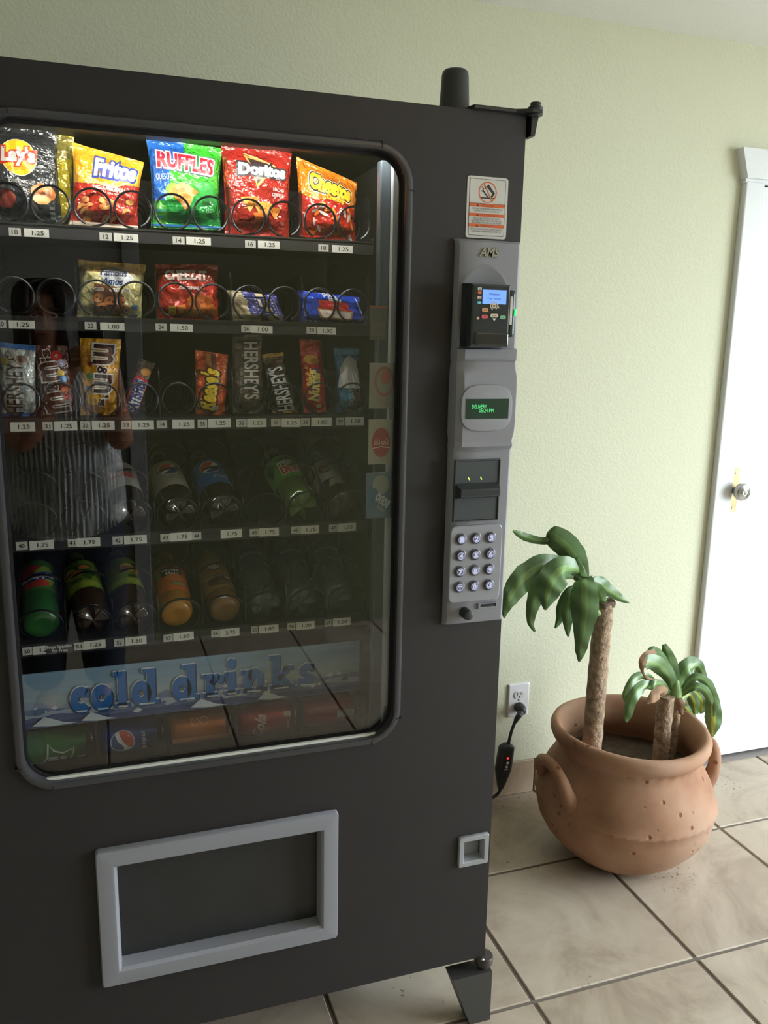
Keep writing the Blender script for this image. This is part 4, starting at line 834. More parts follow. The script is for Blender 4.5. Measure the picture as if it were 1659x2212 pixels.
p.put(poly2([(-.50, .52), (.64, .48), (.52, .14), (-.42, .18)]), ink(196, 142, 92), 'printed_artwork'); p.put(poly2([(-.44, .46), (.58, .43), (.47, .20), (-.36, .23)]), ink(226, 214, 204), 'printed_artwork'); p.put(poly2([(-.50, .54), (.64, .50), (.62, .46), (-.48, .49)]), ink(190, 62, 52), 'printed_artwork')
for k in range(22): p.sh(blob(.8, .6, k), RW.uniform(-.38, .48), RW.uniform(.24, .42), ink(*((190, 110, 60), (200, 150, 120), (150, 90, 60))[k % 3]))
p.tx('pop.tart', -.86, .40, 20, 5, ink(210, 222, 246), rot=90); p.tx('pop-tarts', -.60, .075, 30, 5, ink(210, 222, 246)); p.tx("'s", .93, .55, 6, 5, ink(210, 222, 246), rot=-70)
p.put(stroke2([(.82, .92), (.90, .5), (.985, .04)], .035), ink(226, 228, 236), 'printed_artwork'); p.build(p.t)
# --- third row
G3 = 'candy bars on the third tray'
p = pouch('candy_bar', 'white bar with blue ends and tall brown lettering at the left end', [(-.884, 1.428), (-.829, 1.423), (-.836, 1.302), (-.890, 1.302)], .011, film(214, 214, 212), G3, seed=11, pinch=0)
p.band(.93, .999, ink(66, 118, 186)); p.band(.001, .045, ink(54, 112, 196)); p.tx("HERSHEY'S", -.22, .44, 98, 27, ink(68, 42, 36), rot=90, bold=.012); p.tx('cookies', .42, .34, 28, 7, ink(130, 184, 222), rot=90); p.tx("'n' creme", .44, .66, 26, 6, ink(130, 184, 222), rot=90)
p.sh(ell2(0, 0, 7, 7), -.78, .76, ink(206, 186, 60)); p.put(stroke2(smooth2([(-.5, .93), (-.1, .80), (.3, .74), (.55, .82)]), .06), ink(196, 176, 160), 'printed_artwork'); p.sh(blob(8, 6, 4), .2, .80, ink(150, 122, 104)); p.build(p.t)
p = pouch('candy_bag', 'brown bag of coated chocolates with white outlined letters stacked upward', [(-.832, 1.424), (-.778, 1.423), (-.770, 1.302), (-.828, 1.302)], .013, film(84, 44, 40), G3, seed=12, pinch=0)
BR_ = ink(96, 52, 42); MW = ink(232, 228, 226)
for t_, a, b, w, h in (('m', -.02, .20, 32, 32), ('&', -.10, .44, 15, 15), ('m', -.20, .635, 29, 27), ("'s", -.36, .86, 17, 17)): p.tx(t_, a, b, w, h, BR_, rot=90 + 9, bold=.03, outline=MW, ob=.05)
for a, b, r, c in ((.30, .86, 9.5, (190, 40, 44)), (.52, .76, 7, (170, 160, 186)), (.44, .62, 6, (230, 194, 66)), (.56, .54, 6.5, (72, 146, 206)), (.58, .38, 6, (214, 100, 48)), (.64, .28, 6, (186, 42, 44))):
    p.sh(ell2(0, 0, r, r * .92), a, b, ink(*c)); p.tx('m', a, b, r * .6, r * .5, ink(232, 222, 220), rot=60)
p.tx('MILK CHOCOLATE', .76, .16, 26, 3.5, ink(196, 180, 172), rot=90); p.build(p.t)
p = pouch('candy_bag', 'yellow bag of peanut chocolates with dark letters stacked downward', [(-.756, 1.437), (-.687, 1.436), (-.702, 1.302), (-.763, 1.302)], .014, film(232, 168, 34), G3, seed=13, pinch=.02)
for t_, a, b, w, h in (('m', .16, .80, 31, 30), ('&', .12, .585, 16, 16), ('m', .20, .42, 30, 27), ("'s", .24, .20, 18, 17)): p.tx(t_, a, b, w, h, ink(62, 34, 32), rot=-90 - 3, bold=.03, outline=MW, ob=.05)
for a, b, r, c in ((-.30, .22, 11, (240, 186, 50)), (-.52, .52, 6, (78, 130, 62)), (-.62, .36, 5, (86, 110, 170)), (-.5, .68, 4, (150, 60, 44))): p.sh(ell2(0, 0, r, r * .92), a, b, ink(*c))
p.sh(blob(13, 9, 6), -.25, .08, ink(176, 118, 52)); p.tx('m', -.20, .20, 7, 6, ink(120, 80, 50), rot=-60); p.tx('PEANUT', .78, .74, 20, 4.5, ink(176, 112, 60), rot=-90); p.tx('SHARING SIZE', .74, .46, 20, 2.6, ink(176, 112, 60), rot=-90); p.build(p.t)
p = pouch('candy_bar', 'narrow brown bar leaning diagonally with a white red and blue word panel', [(-.658, 1.404), (-.631, 1.394), (-.666, 1.300), (-.692, 1.309)], .010, film(96, 66, 46), G3, seed=14, pinch=0)
p.band(.90, .999, ink(72, 58, 48)); p.sh(blob(9, 7, 2), .25, .80, ink(190, 130, 66)); p.put(poly2([(-.80, .03), (.88, .03), (.92, .66), (-.45, .72), (-.86, .64)]), ink(196, 36, 50), 'printed_artwork'); p.put(poly2([(-.62, .05), (.80, .05), (.84, .62), (-.38, .66), (-.70, .60)]), ink(236, 232, 232), 'printed_artwork')
p.tx('SATISFIES', .05, .345, 58, 19, ink(46, 52, 140), rot=90, bold=.045, shear=.18); p.build(p.t)
p = pouch('candy_bar', 'orange peanut butter cup pack with yellow script', [(-.559, 1.419), (-.500, 1.411), (-.508, 1.300), (-.562, 1.302)], .011, film(226, 92, 32), G3, seed=15, pinch=0)
p.put(poly2([(-.42, .72), (.28, .70), (.26, .98), (-.38, .98)]), ink(112, 62, 34), 'printed_artwork'); p.put(poly2([(-.36, .80), (-.05, .79), (-.06, .97), (-.34, .97)]), ink(176, 112, 58), 'printed_artwork')
p.put(poly2([(.06, .20), (.30, .20), (.33, .56), (.10, .57)]), ink(84, 44, 26), 'printed_artwork'); p.tx("Reese's", -.20, .41, 74, 30, ink(250, 216, 60), rot=84, bold=.045, shear=.2, outline=ink(86, 44, 24), ob=.09); p.tx('PEANUT BUTTER CUPS', .19, .38, 42, 4.2, ink(240, 196, 70), rot=88, bold=.02)
p.sh(([(x, z) for x, _, z in rrect(-6, 6, -4.5, 4.5, 1.5, 0, 3)], [tuple(range(16))]), .30, .12, ink(226, 222, 214)); p.tx('210', .30, .12, 8, 4.5, ink(80, 60, 50)); p.tx('CALORIES', .66, .60, 12, 2.6, ink(246, 180, 120), rot=90); p.build(p.t)
p = pouch('candy_bar', 'tall grey brown chocolate bar with silver capitals reading downward', [(-.491, 1.448), (-.437, 1.448), (-.435, 1.302), (-.494, 1.302)], .010, film(86, 72, 66), G3, seed=16, pinch=0)
p.band(.92, .999, film(106, 96, 92)); p.tx("HERSHEY'S", .20, .55, 104, 27, ink(206, 204, 202), rot=-90, bold=.02); p.tx('milk chocolate', -.44, .42, 46, 6, ink(176, 164, 156), rot=-90); p.sh(([(x, z) for x, _, z in rrect(-6, 6, -5, 5, 1.5, 0, 3)], [tuple(range(16))]), -.62, .86, ink(134, 124, 118)); p.tx('220', -.62, .86, 8, 4, ink(84, 70, 64)); p.sh(poly2([(-12, -8), (10, -8), (8, 8), (-8, 8)]), -.05, .10, ink(96, 78, 68)); p.build(p.t)
p = pouch('candy_bar', 'small dark brown bar with gold ends and silver capitals reading upward', [(-.437, 1.412), (-.397, 1.417), (-.368, 1.303), (-.417, 1.302)], .011, film(58, 46, 42), G3, seed=17, pinch=.03)
p.band(.94, .999, film(196, 160, 74)); p.band(.001, .035, film(206, 172, 86)); p.put(poly2([(-1, .93), (1, .93), (.5, .74), (-.1, .80)]), film(92, 66, 40), 'printed_artwork'); p.tx("HERSHEY'S", -.05, .41, 84, 29, ink(226, 230, 236), rot=94, bold=.02, outline=ink(40, 32, 30), ob=.06); p.sh(blob(4, 4, 2), .62, .10, ink(186, 182, 176)); p.build(p.t)
p = pouch('cookie_pack', 'red cookie pack with yellow lettering edged in blue', [(-.365, 1.442), (-.323, 1.440), (-.312, 1.302), (-.356, 1.302)], .012, film(202, 40, 38), G3, seed=18, pinch=0, back='snack')
p.sh(blob(13, 9, 3), -.20, .735, ink(226, 172, 78)); p.sh(blob(8, 6, 6), .15, .715, ink(176, 110, 46))
for k in range(5): p.sh(blob(3.4, 2.6, k), -.66 + .04 * k, .62 - k * .08, ink(232, 150, 80))
p.put(poly2([(-.35, .20), (.20, .18), (.45, .55), (.30, .62), (-.20, .60)]), ink(48, 52, 122), 'printed_artwork'); p.tx('Nutter', -.02, .385, 58, 18, ink(246, 226, 130), rot=83, bold=.05, shear=.1); p.tx('Butter', -.38, .50, 32, 9, ink(246, 214, 110), rot=83, bold=.05); p.tx('BITES', .34, .52, 24, 4.5, ink(120, 110, 130), rot=83)
p.sh(poly2([(-7, -5), (2, 6), (6, -4)]), -.40, .10, ink(150, 28, 30)); p.sh(([(x, z) for x, _, z in rrect(-5, 5, -4, 4, 1.5, 0, 3)], [tuple(range(16))]), .32, .10, ink(206, 190, 120)); p.tx('PER PACK', .30, .20, 14, 5, ink(232, 150, 130), rot=90); p.build(p.t)
p = pouch('cereal_bar', 'blue crisped rice bar with a big white writing patch at the right end', [(-.298, 1.427), (-.246, 1.426), (-.238, 1.302), (-.290, 1.302)], .014, film(44, 110, 172), G3, seed=19, pinch=.10, back='candy bar')
p.band(.90, .985, film(96, 168, 214)); p.put(poly2([(.40, .60), (1, .55), (1, .03), (-.2, .03), (.2, .3)]), film(28, 46, 78), 'printed_artwork'); p.put(poly2([(-.85, .06), (.05, .10), (.05, .40), (-.3, .46), (-.8, .40)]), film(48, 150, 200), 'printed_artwork')
p.sh(([(-26, -26), (26, -28), (27, -8), (14, 2), (18, 12), (14, 26), (2, 36), (-10, 28), (-20, 10)], [tuple(range(9))]), .05, .60, ink(206, 206, 204)); p.tx('TREAT', .10, .24, 34, 9, ink(190, 200, 212), rot=90, bold=.03); p.tx('RICE KRISPIES', .44, .25, 38, 4.5, ink(170, 186, 206), rot=90); p.tx('original', -.45, .22, 24, 5.5, ink(186, 216, 234), rot=90); p.sh(poly2([(-2.5, -9), (2.5, -9), (2.5, 9), (-2.5, 9)]), .70, .25, ink(166, 72, 78)); p.build(p.t)

# ---------------------------------------------------------------- bottles lying base-forward on the sloping trays
def rot_to(d):
    z = Vector(d).normalized(); x = (Vector((1, 0, 0)) - z * z.x).normalized(); y = z.cross(x)
    return Matrix((x, y, z)).transposed().to_euler()
def bottle(name, label, base, d, r, L, m_body, m_cap, lab=None, group=None, petal=True, waist=0.0, neck=.36, caplen=.020, capr=.0145, cat='bottle', foil=None):
    t = thing(name, label, cat, base, group); t.rotation_euler = rot_to(d)
    n0 = L * (1 - neck)
    prof = [(0, .004 if petal else .003), (r * .45, .001), (r * .80, 0), (r * .95, .006), (r, .016), (r * (1 - waist * .4), L * .20), (r * (1 - waist), L * .30), (r * (1 - waist * .3), L * .40), (r, L * .46), (r, n0), (r * .93, n0 + L * .05), (r * .72, n0 + L * .14), (r * .45, n0 + L * .24), (.0125, L - caplen - .004), (.0125, L)]
    def fn(rr, z, q):
        if petal and z < .018 and rr > 0:
            k = .5 + .5 * math.cos(5 * q); return rr * (1 - .10 * (1 - k)), z + (.010 * (1 - k) * min(1, rr / (r * .8)) if z < .012 else .004 * (1 - k))
        return rr, z
    MB().lathe(prof, 40, fn=fn).build('bottle_body', m_body, t, smooth=True, angle=60)
    mb = MB().lathe([(capr * .98, L - caplen), (capr, L - caplen + .002), (capr, L - .002), (capr * .92, L), (0, L)], 24, fn=lambda rr, z, q: (rr * (1 + .02 * math.cos(24 * q)), z)); mb.build('cap', m_cap, t, smooth=True, angle=50)
    if lab:
        s0, s1, lm = lab; lb = MB().lathe([(r + .0006, s0 * L), (r + .0008, s0 * L + .001), (r + .0008, s1 * L - .001), (r + .0006, s1 * L)], 40).build('bottle_label', lm, t, smooth=True, angle=60)
        def cyl(a, b, off):
            q = -math.pi / 2 + a / r; return ((r + .0008 + off) * math.cos(q), (r + .0008 + off) * math.sin(q), s0 * L + b)
        pr = Print(cyl, [r * math.pi * k / 20 for k in range(-14, 15)], [], step=.00006, base=.0003); pr.lb = lb; pr.t = t; pr.h = (s1 - s0) * L
        return pr
    return t
def globe(pr, a, b, r, rot=0, base=ink(226, 226, 226), ring=None):
    if ring: pr.put(ell2(a, b, r * 1.10, r * 1.10), ring, 'emblem')
    pr.put(ell2(a, b, r, r), base, 'emblem')
    def tf(pts):
        ca, sa = math.cos(R(rot)), math.sin(R(rot)); return [(a + (x * ca - y * sa) * r, b + (x * sa + y * ca) * r) for x, y in pts]
    top = [(math.cos(R(t)), math.sin(R(t))) for t in range(48, 204, 12)]; cur = smooth2([(-.93, -.32), (-.3, -.10), (.25, .25), (.66, .74)], 4)
    pr.put(poly2(tf(top + cur)), ink(196, 74, 50), 'emblem')
    bot = [(math.cos(R(t)), math.sin(R(t))) for t in range(222, 366, 12)]; cu2 = smooth2([(.99, .08), (.45, .06), (-.1, -.42), (-.74, -.66)], 4)
    pr.put(poly2(tf(bot + cu2)), ink(50, 84, 140), 'emblem')
COLA = mat('cola', rgb(34, 24, 20), .06, spec=.7, coat=.6); CLR = clear('clear_bottle', (.82, .87, .90), .09, .03, .16, rgb(150, 160, 168)); CAPB = mat('cap_dark', rgb(40, 42, 60), .4); CAPW = mat('cap_white', rgb(190, 190, 190), .4)
G4 = 'bottles on the fourth tray'; G5 = 'bottles on the fifth tray'
ROW4, ROW5 = .42, .40
def pr_done(pr): pr.build(pr.lb)
q = bottle('soda_bottle', 'cola bottle with a grey label and red letters beside the reflected striped blouse', (-.686, .166, 1.117), (-.11, .9, ROW4), .0335, .200, COLA, mat('cap_red', rgb(150, 40, 40), .4), (.27, .66, mat('label_silver', rgb(168, 164, 160), .4)), G4)
q.put(poly2([(-.045, .050), (.045, .050), (.045, .062), (-.045, .062)]), ink(150, 146, 142)); q.text('Coke', 0, .040, .050, .022, ink(196, 84, 76), bold=.04); pr_done(q)
q = bottle('soda_bottle', 'cola bottle with a pale grey label and a red white and blue globe', (-.596, .166, 1.117), (-.13, .9, ROW4), .0335, .200, COLA, CAPB, (.26, .66, mat('label_grey', rgb(158, 154, 142), .4)), G4)
globe(q, .000, .052, .0175, 8, ring=ink(206, 204, 198)); q.text('pepsi', .010, .022, .024, .010, ink(96, 96, 98), bold=.0); q.text('diet', .002, .030, .008, .004, ink(120, 118, 114)); pr_done(q)
q = bottle('soda_bottle', 'cola bottle with a bright blue label and a red white and blue globe', (-.513, .166, 1.117), (-.14, .9, ROW4), .0335, .200, COLA, CAPB, (.27, .66, mat('label_blue', rgb(52, 108, 176), .4)), G4)
globe(q, -.002, .053, .0180, 8, ring=ink(206, 212, 222)); q.text('pepsi', .012, .021, .028, .012, ink(206, 214, 226)); pr_done(q)
q = bottle('soda_bottle', 'green citrus soda bottle with red and white slanted lettering', (-.362, .166, 1.117), (-.13, .9, ROW4), .0340, .200, mat('green_soda', rgb(74, 106, 44), .06, spec=.7, coat=.6), mat('cap_green', rgb(54, 110, 50), .4), (.33, .70, mat('label_green', rgb(92, 166, 56), .35)), G4)
q.put(poly2([(-.040, .020), (-.024, .050), (-.034, .062), (-.050, .050)]), ink(50, 92, 46)); q.put(poly2([(.018, .002), (.040, .020), (.046, .004)]), ink(48, 88, 46)); q.put(poly2([(-.020, .060), (.012, .070), (.022, .062), (-.004, .054)]), ink(44, 84, 44)); q.put(poly2([(.020, .006), (.030, .020), (.024, .004)]), ink(206, 220, 206))
q.text('mtn', -.004, .049, .032, .014, ink(222, 232, 222), rot=8, bold=.04, shear=.2, outline=ink(40, 76, 44), ob=.07); q.text('DEW', .004, .026, .044, .021, ink(198, 50, 50), rot=8, bold=.06, shear=.2, outline=ink(230, 234, 230), ob=.09); pr_done(q)
q = bottle('juice_bottle', 'slim clear bottle with a torn white label and an orange swirl at the right end', (-.278, .166, 1.113), (-.10, .9, ROW4), .0300, .190, clear('amber_clear', (.62, .54, .44), .07, .06, .25, rgb(92, 76, 60)), CAPW, (.36, .70, mat('label_white', rgb(190, 186, 182), .4)), G4)
q.put(arc2(-.010, .034, .0105, .006, 90, 330), ink(44, 40, 40), 'emblem'); q.put(ell2(-.008, .038, .0065, .0085, -20), ink(196, 72, 40), 'emblem'); q.put(poly2([(-.02, -.026), (.016, -.020), (.010, -.002), (-.012, -.004)]), ink(160, 150, 138)); pr_done(q)
q = bottle('tea_bottle', 'bottle with a red and green fruit label and white lettering on blue', (-.849, .166, .922), (-.07, .9, ROW5), .0330, .195, mat('green_tea', rgb(42, 100, 46), .1, spec=.6, coat=.4), CAPB, (.34, .78, mat('label_green_dark', rgb(66, 112, 52), .4)), G5, petal=False)
q.put(ell2(-.008, .044, .024, .030, 20), ink(186, 52, 54)); q.put(ell2(.014, .038, .020, .030, -10), ink(140, 166, 62)); q.put(ell2(-.004, .018, .026, .012), ink(190, 60, 50)); q.put(stroke2(smooth2([(-.034, .026), (0, .036), (.036, .046)]), .020), ink(40, 62, 132)); q.text('snapple', .001, .036, .062, .014, ink(226, 230, 238), rot=10, bold=.05); pr_done(q)
GT = mat('brown_tea', rgb(54, 38, 24), .08, spec=.7, coat=.5); LG_ = mat('label_lime', rgb(122, 150, 44), .4)
def lipton(q, dx):
    q.put(poly2([(-.06, .004), (.06, .004), (.06, .018), (-.06, .018)]), ink(150, 172, 62)); q.put(ell2(.008 + dx, .058, .022, .010, 15), ink(52, 92, 46)); q.put(ell2(.018 + dx, .042, .016, .012), ink(60, 98, 44)); q.put(ell2(.014 + dx, .060, .011, .006), ink(214, 128, 56)); q.put(ell2(.003 + dx, .044, .008, .008), ink(222, 146, 62))
    q.put(ell2(-.014 + dx, .050, .0135, .0135), ink(232, 208, 84), 'emblem'); q.put(ell2(-.014 + dx, .050, .0112, .0042, 8), ink(170, 44, 48), 'emblem'); q.text('Lipton', -.014 + dx, .050, .017, .0045, ink(232, 214, 190), rot=8, part='emblem')
    q.text('GREEN TEA', .004 + dx, .0255, .040, .0075, ink(36, 62, 34), rot=4, bold=.04); pr_done(q)
q = bottle('tea_bottle', 'green tea bottle with its yellow and red badge at the left of the label', (-.759, .166, .922), (-.15, .9, ROW5), .0330, .195, GT, mat('cap_olive', rgb(92, 110, 50), .4), (.32, .74, LG_), G5); lipton(q, -.010)
q = bottle('tea_bottle', 'green tea bottle with its yellow and red badge at the right of the label', (-.688, .166, .922), (-.12, .9, ROW5), .0330, .195, GT, mat('cap_olive', rgb(92, 110, 50), .4), (.32, .74, LG_), G5); lipton(q, .022)
q = bottle('juice_bottle', 'flat based orange juice bottle with a black and orange label', (-.609, .166, .920), (-.04, .9, ROW5), .0325, .180, mat('orange_juice', rgb(166, 112, 42), .22, spec=.5, coat=.3), mat('cap_orange', rgb(190, 110, 40), .4), (.22, .62, mat('label_juice', rgb(206, 110, 48), .4)), G5, petal=False)
q.put(poly2([(-.020, .043), (.022, .043), (.022, .066), (-.020, .066)]), ink(52, 44, 38)); q.text('Minute', .001, .0595, .032, .008, ink(226, 220, 206), bold=.03); q.text('Maid', .003, .0490, .024, .008, ink(226, 220, 206), bold=.03); q.put(ell2(.012, .036, .026, .010), ink(224, 130, 70)); q.put(poly2([(-.002, .013), (.028, .015), (.028, .023), (-.002, .021)]), ink(122, 150, 96)); q.text('ORANGE', .013, .018, .022, .004, ink(230, 226, 200)); q.put(ell2(-.026, .052, .008, .010), ink(140, 160, 82)); pr_done(q)
q = bottle('coffee_bottle', 'tan coffee drink bottle with a round white emblem', (-.515, .166, .920), (-.12, .9, ROW5), .0315, .185, mat('coffee_milk', rgb(124, 92, 60), .2, spec=.5, coat=.4), mat('cap_black', rgb(34, 32, 32), .4), (.20, .80, mat('label_coffee', rgb(150, 114, 74), .35)), G5, petal=False)
q.put(ell2(0, .064, .0115, .0115), ink(56, 74, 56), 'emblem'); q.put(ell2(0, .0645, .0062, .0085), ink(206, 204, 194), 'emblem')
for s in (-1, 1): q.put(ell2(s * .0080, .064, .0022, .0060, -s * 18), ink(206, 204, 194), 'emblem')
q.put(poly2([(-.0025, .072), (.0025, .072), (0, .0755)]), ink(206, 204, 194), 'emblem'); q.put(ell2(.004, .024, .028, .016, 8), ink(92, 60, 46)); q.text('frappuccino', -.004, .034, .040, .008, ink(206, 186, 166), rot=8, shear=.2); q.text('mocha', .010, .016, .022, .004, ink(196, 170, 150), rot=8); q.put(poly2([(.014, .026), (.026, .028), (.026, .036), (.014, .034)]), ink(176, 156, 140)); pr_done(q)
AQ = mat('label_aqua', rgb(46, 84, 126), .35)
for x, dx, lb in ((-.437, -.07, 'clear water bottle right of the tan coffee bottle'), (-.364, 0.0, 'clear water bottle in the middle of the three on the lowest tray'), (-.290, .03, 'clear water bottle at the right end of the lowest tray')):
    q = bottle('water_bottle', lb, (x, .166, .922), (dx, .9, ROW5), .0330, .195, CLR, CAPW, (.50, .80, AQ), G5, waist=.07)
    q.text('AQUAFINA', 0, .034, .050, .010, ink(170, 190, 210), rot=4); q.put(poly2([(-.04, .004), (.04, .004), (.04, .016), (-.02, .022)]), ink(44, 84, 132)); pr_done(q)
# cans lying in the bottom column chutes
def can(label, x, m, z=.664, y=.215):
    t = thing('drink_can', label, 'can', (x, y, z), 'cans under the drinks panel'); t.rotation_euler = (0, R(90), 0); L = .120; r = .0325
    MB().lathe([(r * .80, -L / 2 + .004), (r * .78, -L / 2), (r * .84, -L / 2 + .002), (r, -L / 2 + .012), (r, L / 2 - .012)], 36).build('can_body', m, t, smooth=True, angle=50)
    MB().lathe([(r, L / 2 - .012), (r * .84, L / 2 - .003), (r * .86, L / 2), (r * .80, L / 2), (r * .78, L / 2 - .005), (0, L / 2 - .005)], 36).lathe([(r * .8, -L / 2 + .003), (r * .4, -L / 2 + .010), (0, -L / 2 + .011)], 36).build('can_ends', STEEL, t, smooth=True, angle=50)
    # along axis -> local z ; around -> angle, front of the can faces -y
    def fn(a, b, off): q = -math.pi / 2 + b / r; return ((r + off) * math.sin(-(q + math.pi / 2)) , -(r + off) * math.cos(q + math.pi / 2), a)
    return t, Print(fn, [], [r * math.pi * k / 20 for k in range(-12, 13)], step=.00006, base=.0003)
def canmat(k, r, g, b): return mat('can_' + k, rgb(r, g, b), .25, .35, .6)
t, q = can('green soda can with a white jagged outline at the left end', -.833, canmat('green', 46, 150, 60)); q.put(poly2([(-.058, -.05), (-.024, -.05), (-.030, .05), (-.058, .05)]), ink(24, 112, 62))
q.put(stroke2([(-.052, -.022), (-.030, -.026), (-.022, -.010), (-.020, .016), (-.010, .002), (.006, -.004), (.026, .004), (.020, -.020)], .0035), ink(206, 222, 206), 'emblem'); q.text('S', -.012, -.016, .014, .010, ink(206, 222, 206), bold=.06, part='emblem'); q.text('e', .006, -.016, .010, .008, ink(206, 222, 206), bold=.06, part='emblem'); q.put(poly2([(.030, -.022), (.046, -.022), (.046, -.015), (.030, -.015)]), ink(170, 200, 170)); q.build(t)
t, q = can('deep blue soda can with a round red and white globe on its side', -.700, canmat('blue', 30, 74, 150))
globe(q, -.018, .002, .021, -90, ring=ink(190, 196, 210)); q.text('pepsi', .022, .000, .036, .010, ink(206, 214, 226), rot=90); q.build(t)
t, q = can('orange soda can in the middle of the bottom row', -.566, canmat('orange', 214, 122, 44)); q.put(poly2([(-.058, -.02), (.058, -.02), (.058, -.008), (-.058, -.008)]), ink(226, 150, 90)); q.put(arc2(-.012, .024, .008, .0012), ink(232, 190, 150)); q.put(arc2(.006, .024, .008, .0012), ink(232, 190, 150)); q.build(t)
t, q = can('red soda can with white script running round it', -.432, canmat('red', 186, 38, 36)); q.text('Cola', -.018, -.004, .052, .022, ink(222, 206, 200), rot=80, bold=.03, shear=.4); q.put(poly2([(.034, .012), (.048, .012), (.048, .022), (.034, .022)]), ink(206, 196, 190)); q.text('12 FL OZ', .042, -.006, .018, .004, ink(222, 190, 186), rot=90); q.build(t)
t, q = can('red soda can with a white rectangle at the right end', -.297, canmat('red2', 190, 44, 38)); q.put(poly2([(.012, -.006), (.050, -.006), (.050, .010), (.012, .010)]), ink(206, 200, 196)); q.put(poly2([(-.050, .010), (.050, .014), (.050, .022), (-.050, .02)]), ink(150, 30, 30)); q.build(t)
mb = MB(); mb.box((-.900, .160, .6260), (-.235, .36, .6310)); 
for x in (-.900, -.766, -.633, -.499, -.364, -.231): mb.box((x - .001, .160, .631), (x + .001, .36, .71))
mb.build('can_chute', mat('chute_dark', rgb(44, 42, 42), .5), VM)
# ---------------------------------------------------------------- socket, plug and cord
so = thing('wall_socket', 'white duplex wall socket on the green wall behind the machine', 'socket', (.488, .8085, .2715))
mb = MB(); mb.rings([[(x, y, z) for x, _, z in rrect(-.0365 + i, .0365 - i, i, .111 - i, .003, 0, 3)] for y, i in ((.0015, 0), (-.003, .0), (-.0055, .003))], cap1=True); mb.build('cover_plate', mat('socket_white', rgb(228, 226, 232), .35), so)
for zz in (.0745, .0365):
    mb = MB(); mb.rings([[(.0172 * math.cos(R(a)), y, zz + .0145 * max(-.86, min(.86, math.sin(R(a))))) for a in range(0, 360, 12)] for y in (-.005, -.0080)], cap1=True); rc = mb.build('receptacle', mat('receptacle_white', rgb(216, 214, 216), .35), so)
    mb = MB().box((-.0075, -.0084, zz - .001), (-.0055, -.0079, zz + .008)).box((.005, -.0084, zz), (.007, -.0079, zz + .0075)); mb.add([(.003 * math.cos(R(a)), -.0083, zz - .0075 + .003 * math.sin(R(a))) for a in range(0, 360, 30)], [tuple(range(12))]); mb.build('slots', mat('slot_black', rgb(24, 25, 28), .6), rc)
MB().lathe([(0, .0012), (.0026, .0008), (.0032, 0)], 12).build('screw', STEEL, so, smooth=True, loc=(0, -.0056, .0555)).rotation_euler = (R(90), 0, 0)
CB = mat('cord_black', rgb(42, 44, 46), .42)
pc = thing('power_cord', 'black power cord with an inline safety box, plugged into the white socket', 'power cord', (.43, .77, 0))
def loc_(pts, o=(.43, .77, 0)): return [(x - o[0], y - o[1], z - o[2]) for x, y, z in pts]
mb = MB().tube(loc_([(.488, .7995, .306), (.488, .790, .306), (.487, .782, .305), (.483, .774, .302), (.478, .768, .299)]), [.016, .0165, .016, .0155, .008], 20)
mb.tube(loc_(smooth2([(.480, .770, .301), (.470, .762, .296), (.462, .760, .288), (.457, .760, .276)])), [.0095] * 4 + [.0085] * 4 + [.0075] * 4 + [.0065] * 4, 14); plug = mb.build('plug', CB, pc, smooth=True, angle=60)
mb = MB()
for k in range(6): mb.tube(loc_([(.470 - k * .0022, .7625 - k * .0004, .2965 - k * .003), (.4690 - k * .0022, .762 - k * .0004, .2945 - k * .003)]), .0098 - k * .0003, 14)
mb.build('strain_relief', CB, plug)
MB().tube(loc_(smooth2([(.458, .760, .282), (.450, .760, .262), (.444, .763, .235), (.440, .765, .205)], 6)), .0050, 12).build('cable', CB, pc, smooth=True)
mb = MB(); bx = [(.204, .010, .010), (.200, .017, .013), (.194, .024, .016), (.150, .0255, .017), (.118, .025, .0165), (.095, .020, .014), (.066, .012, .010), (.052, .008, .007)]
mb.rings([[(.4275 - .43 + (z - .13) * .10 + a * math.copysign(abs(math.cos(t)) ** .5, math.cos(t)), -.004 + d * math.copysign(abs(math.sin(t)) ** .5, math.sin(t)), z) for t in [2 * math.pi * k / 24 for k in range(24)]] for z, a, d in bx], cap0=True, cap1=True)
ib = mb.build('inline_box', CB, pc, smooth=True, angle=50)
RL = mat('led_red', (.95, .03, .03), .4, emit=2.0)
def on(x, z): return (x - .43, -.0212, z)
for nm, x, z, r, m in (('red_light', .4310, .1630, .0035, RL), ('test_button', .4310, .1465, .0046, ink(212, 210, 206)), ('reset_button', .4285, .1335, .0046, ink(212, 210, 206))):
    MB().lathe([(0, .0016), (r * .8, .0014), (r, .0006), (r, 0)], 16).build(nm, m, ib, smooth=True, loc=on(x, z)).rotation_euler = (R(90), 0, 0)
MB().box((.4195 - .43, -.0216, .1235), (.4345 - .43, -.0208, .1250)).build('printed_mark', ink(206, 204, 200), ib); MB().box((.4175 - .43, -.0213, .1130), (.4355 - .43, -.0206, .1142)).build('seam', ink(92, 94, 96), ib)
MB().tube(loc_(smooth2([(.4225, .766, .056), (.405, .766, .030), (.34, .765, .012), (.20, .775, .010), (.10, .785, .02), (.06, .788, .10)], 6)), .0050, 10).build('cable', CB, pc, smooth=True)

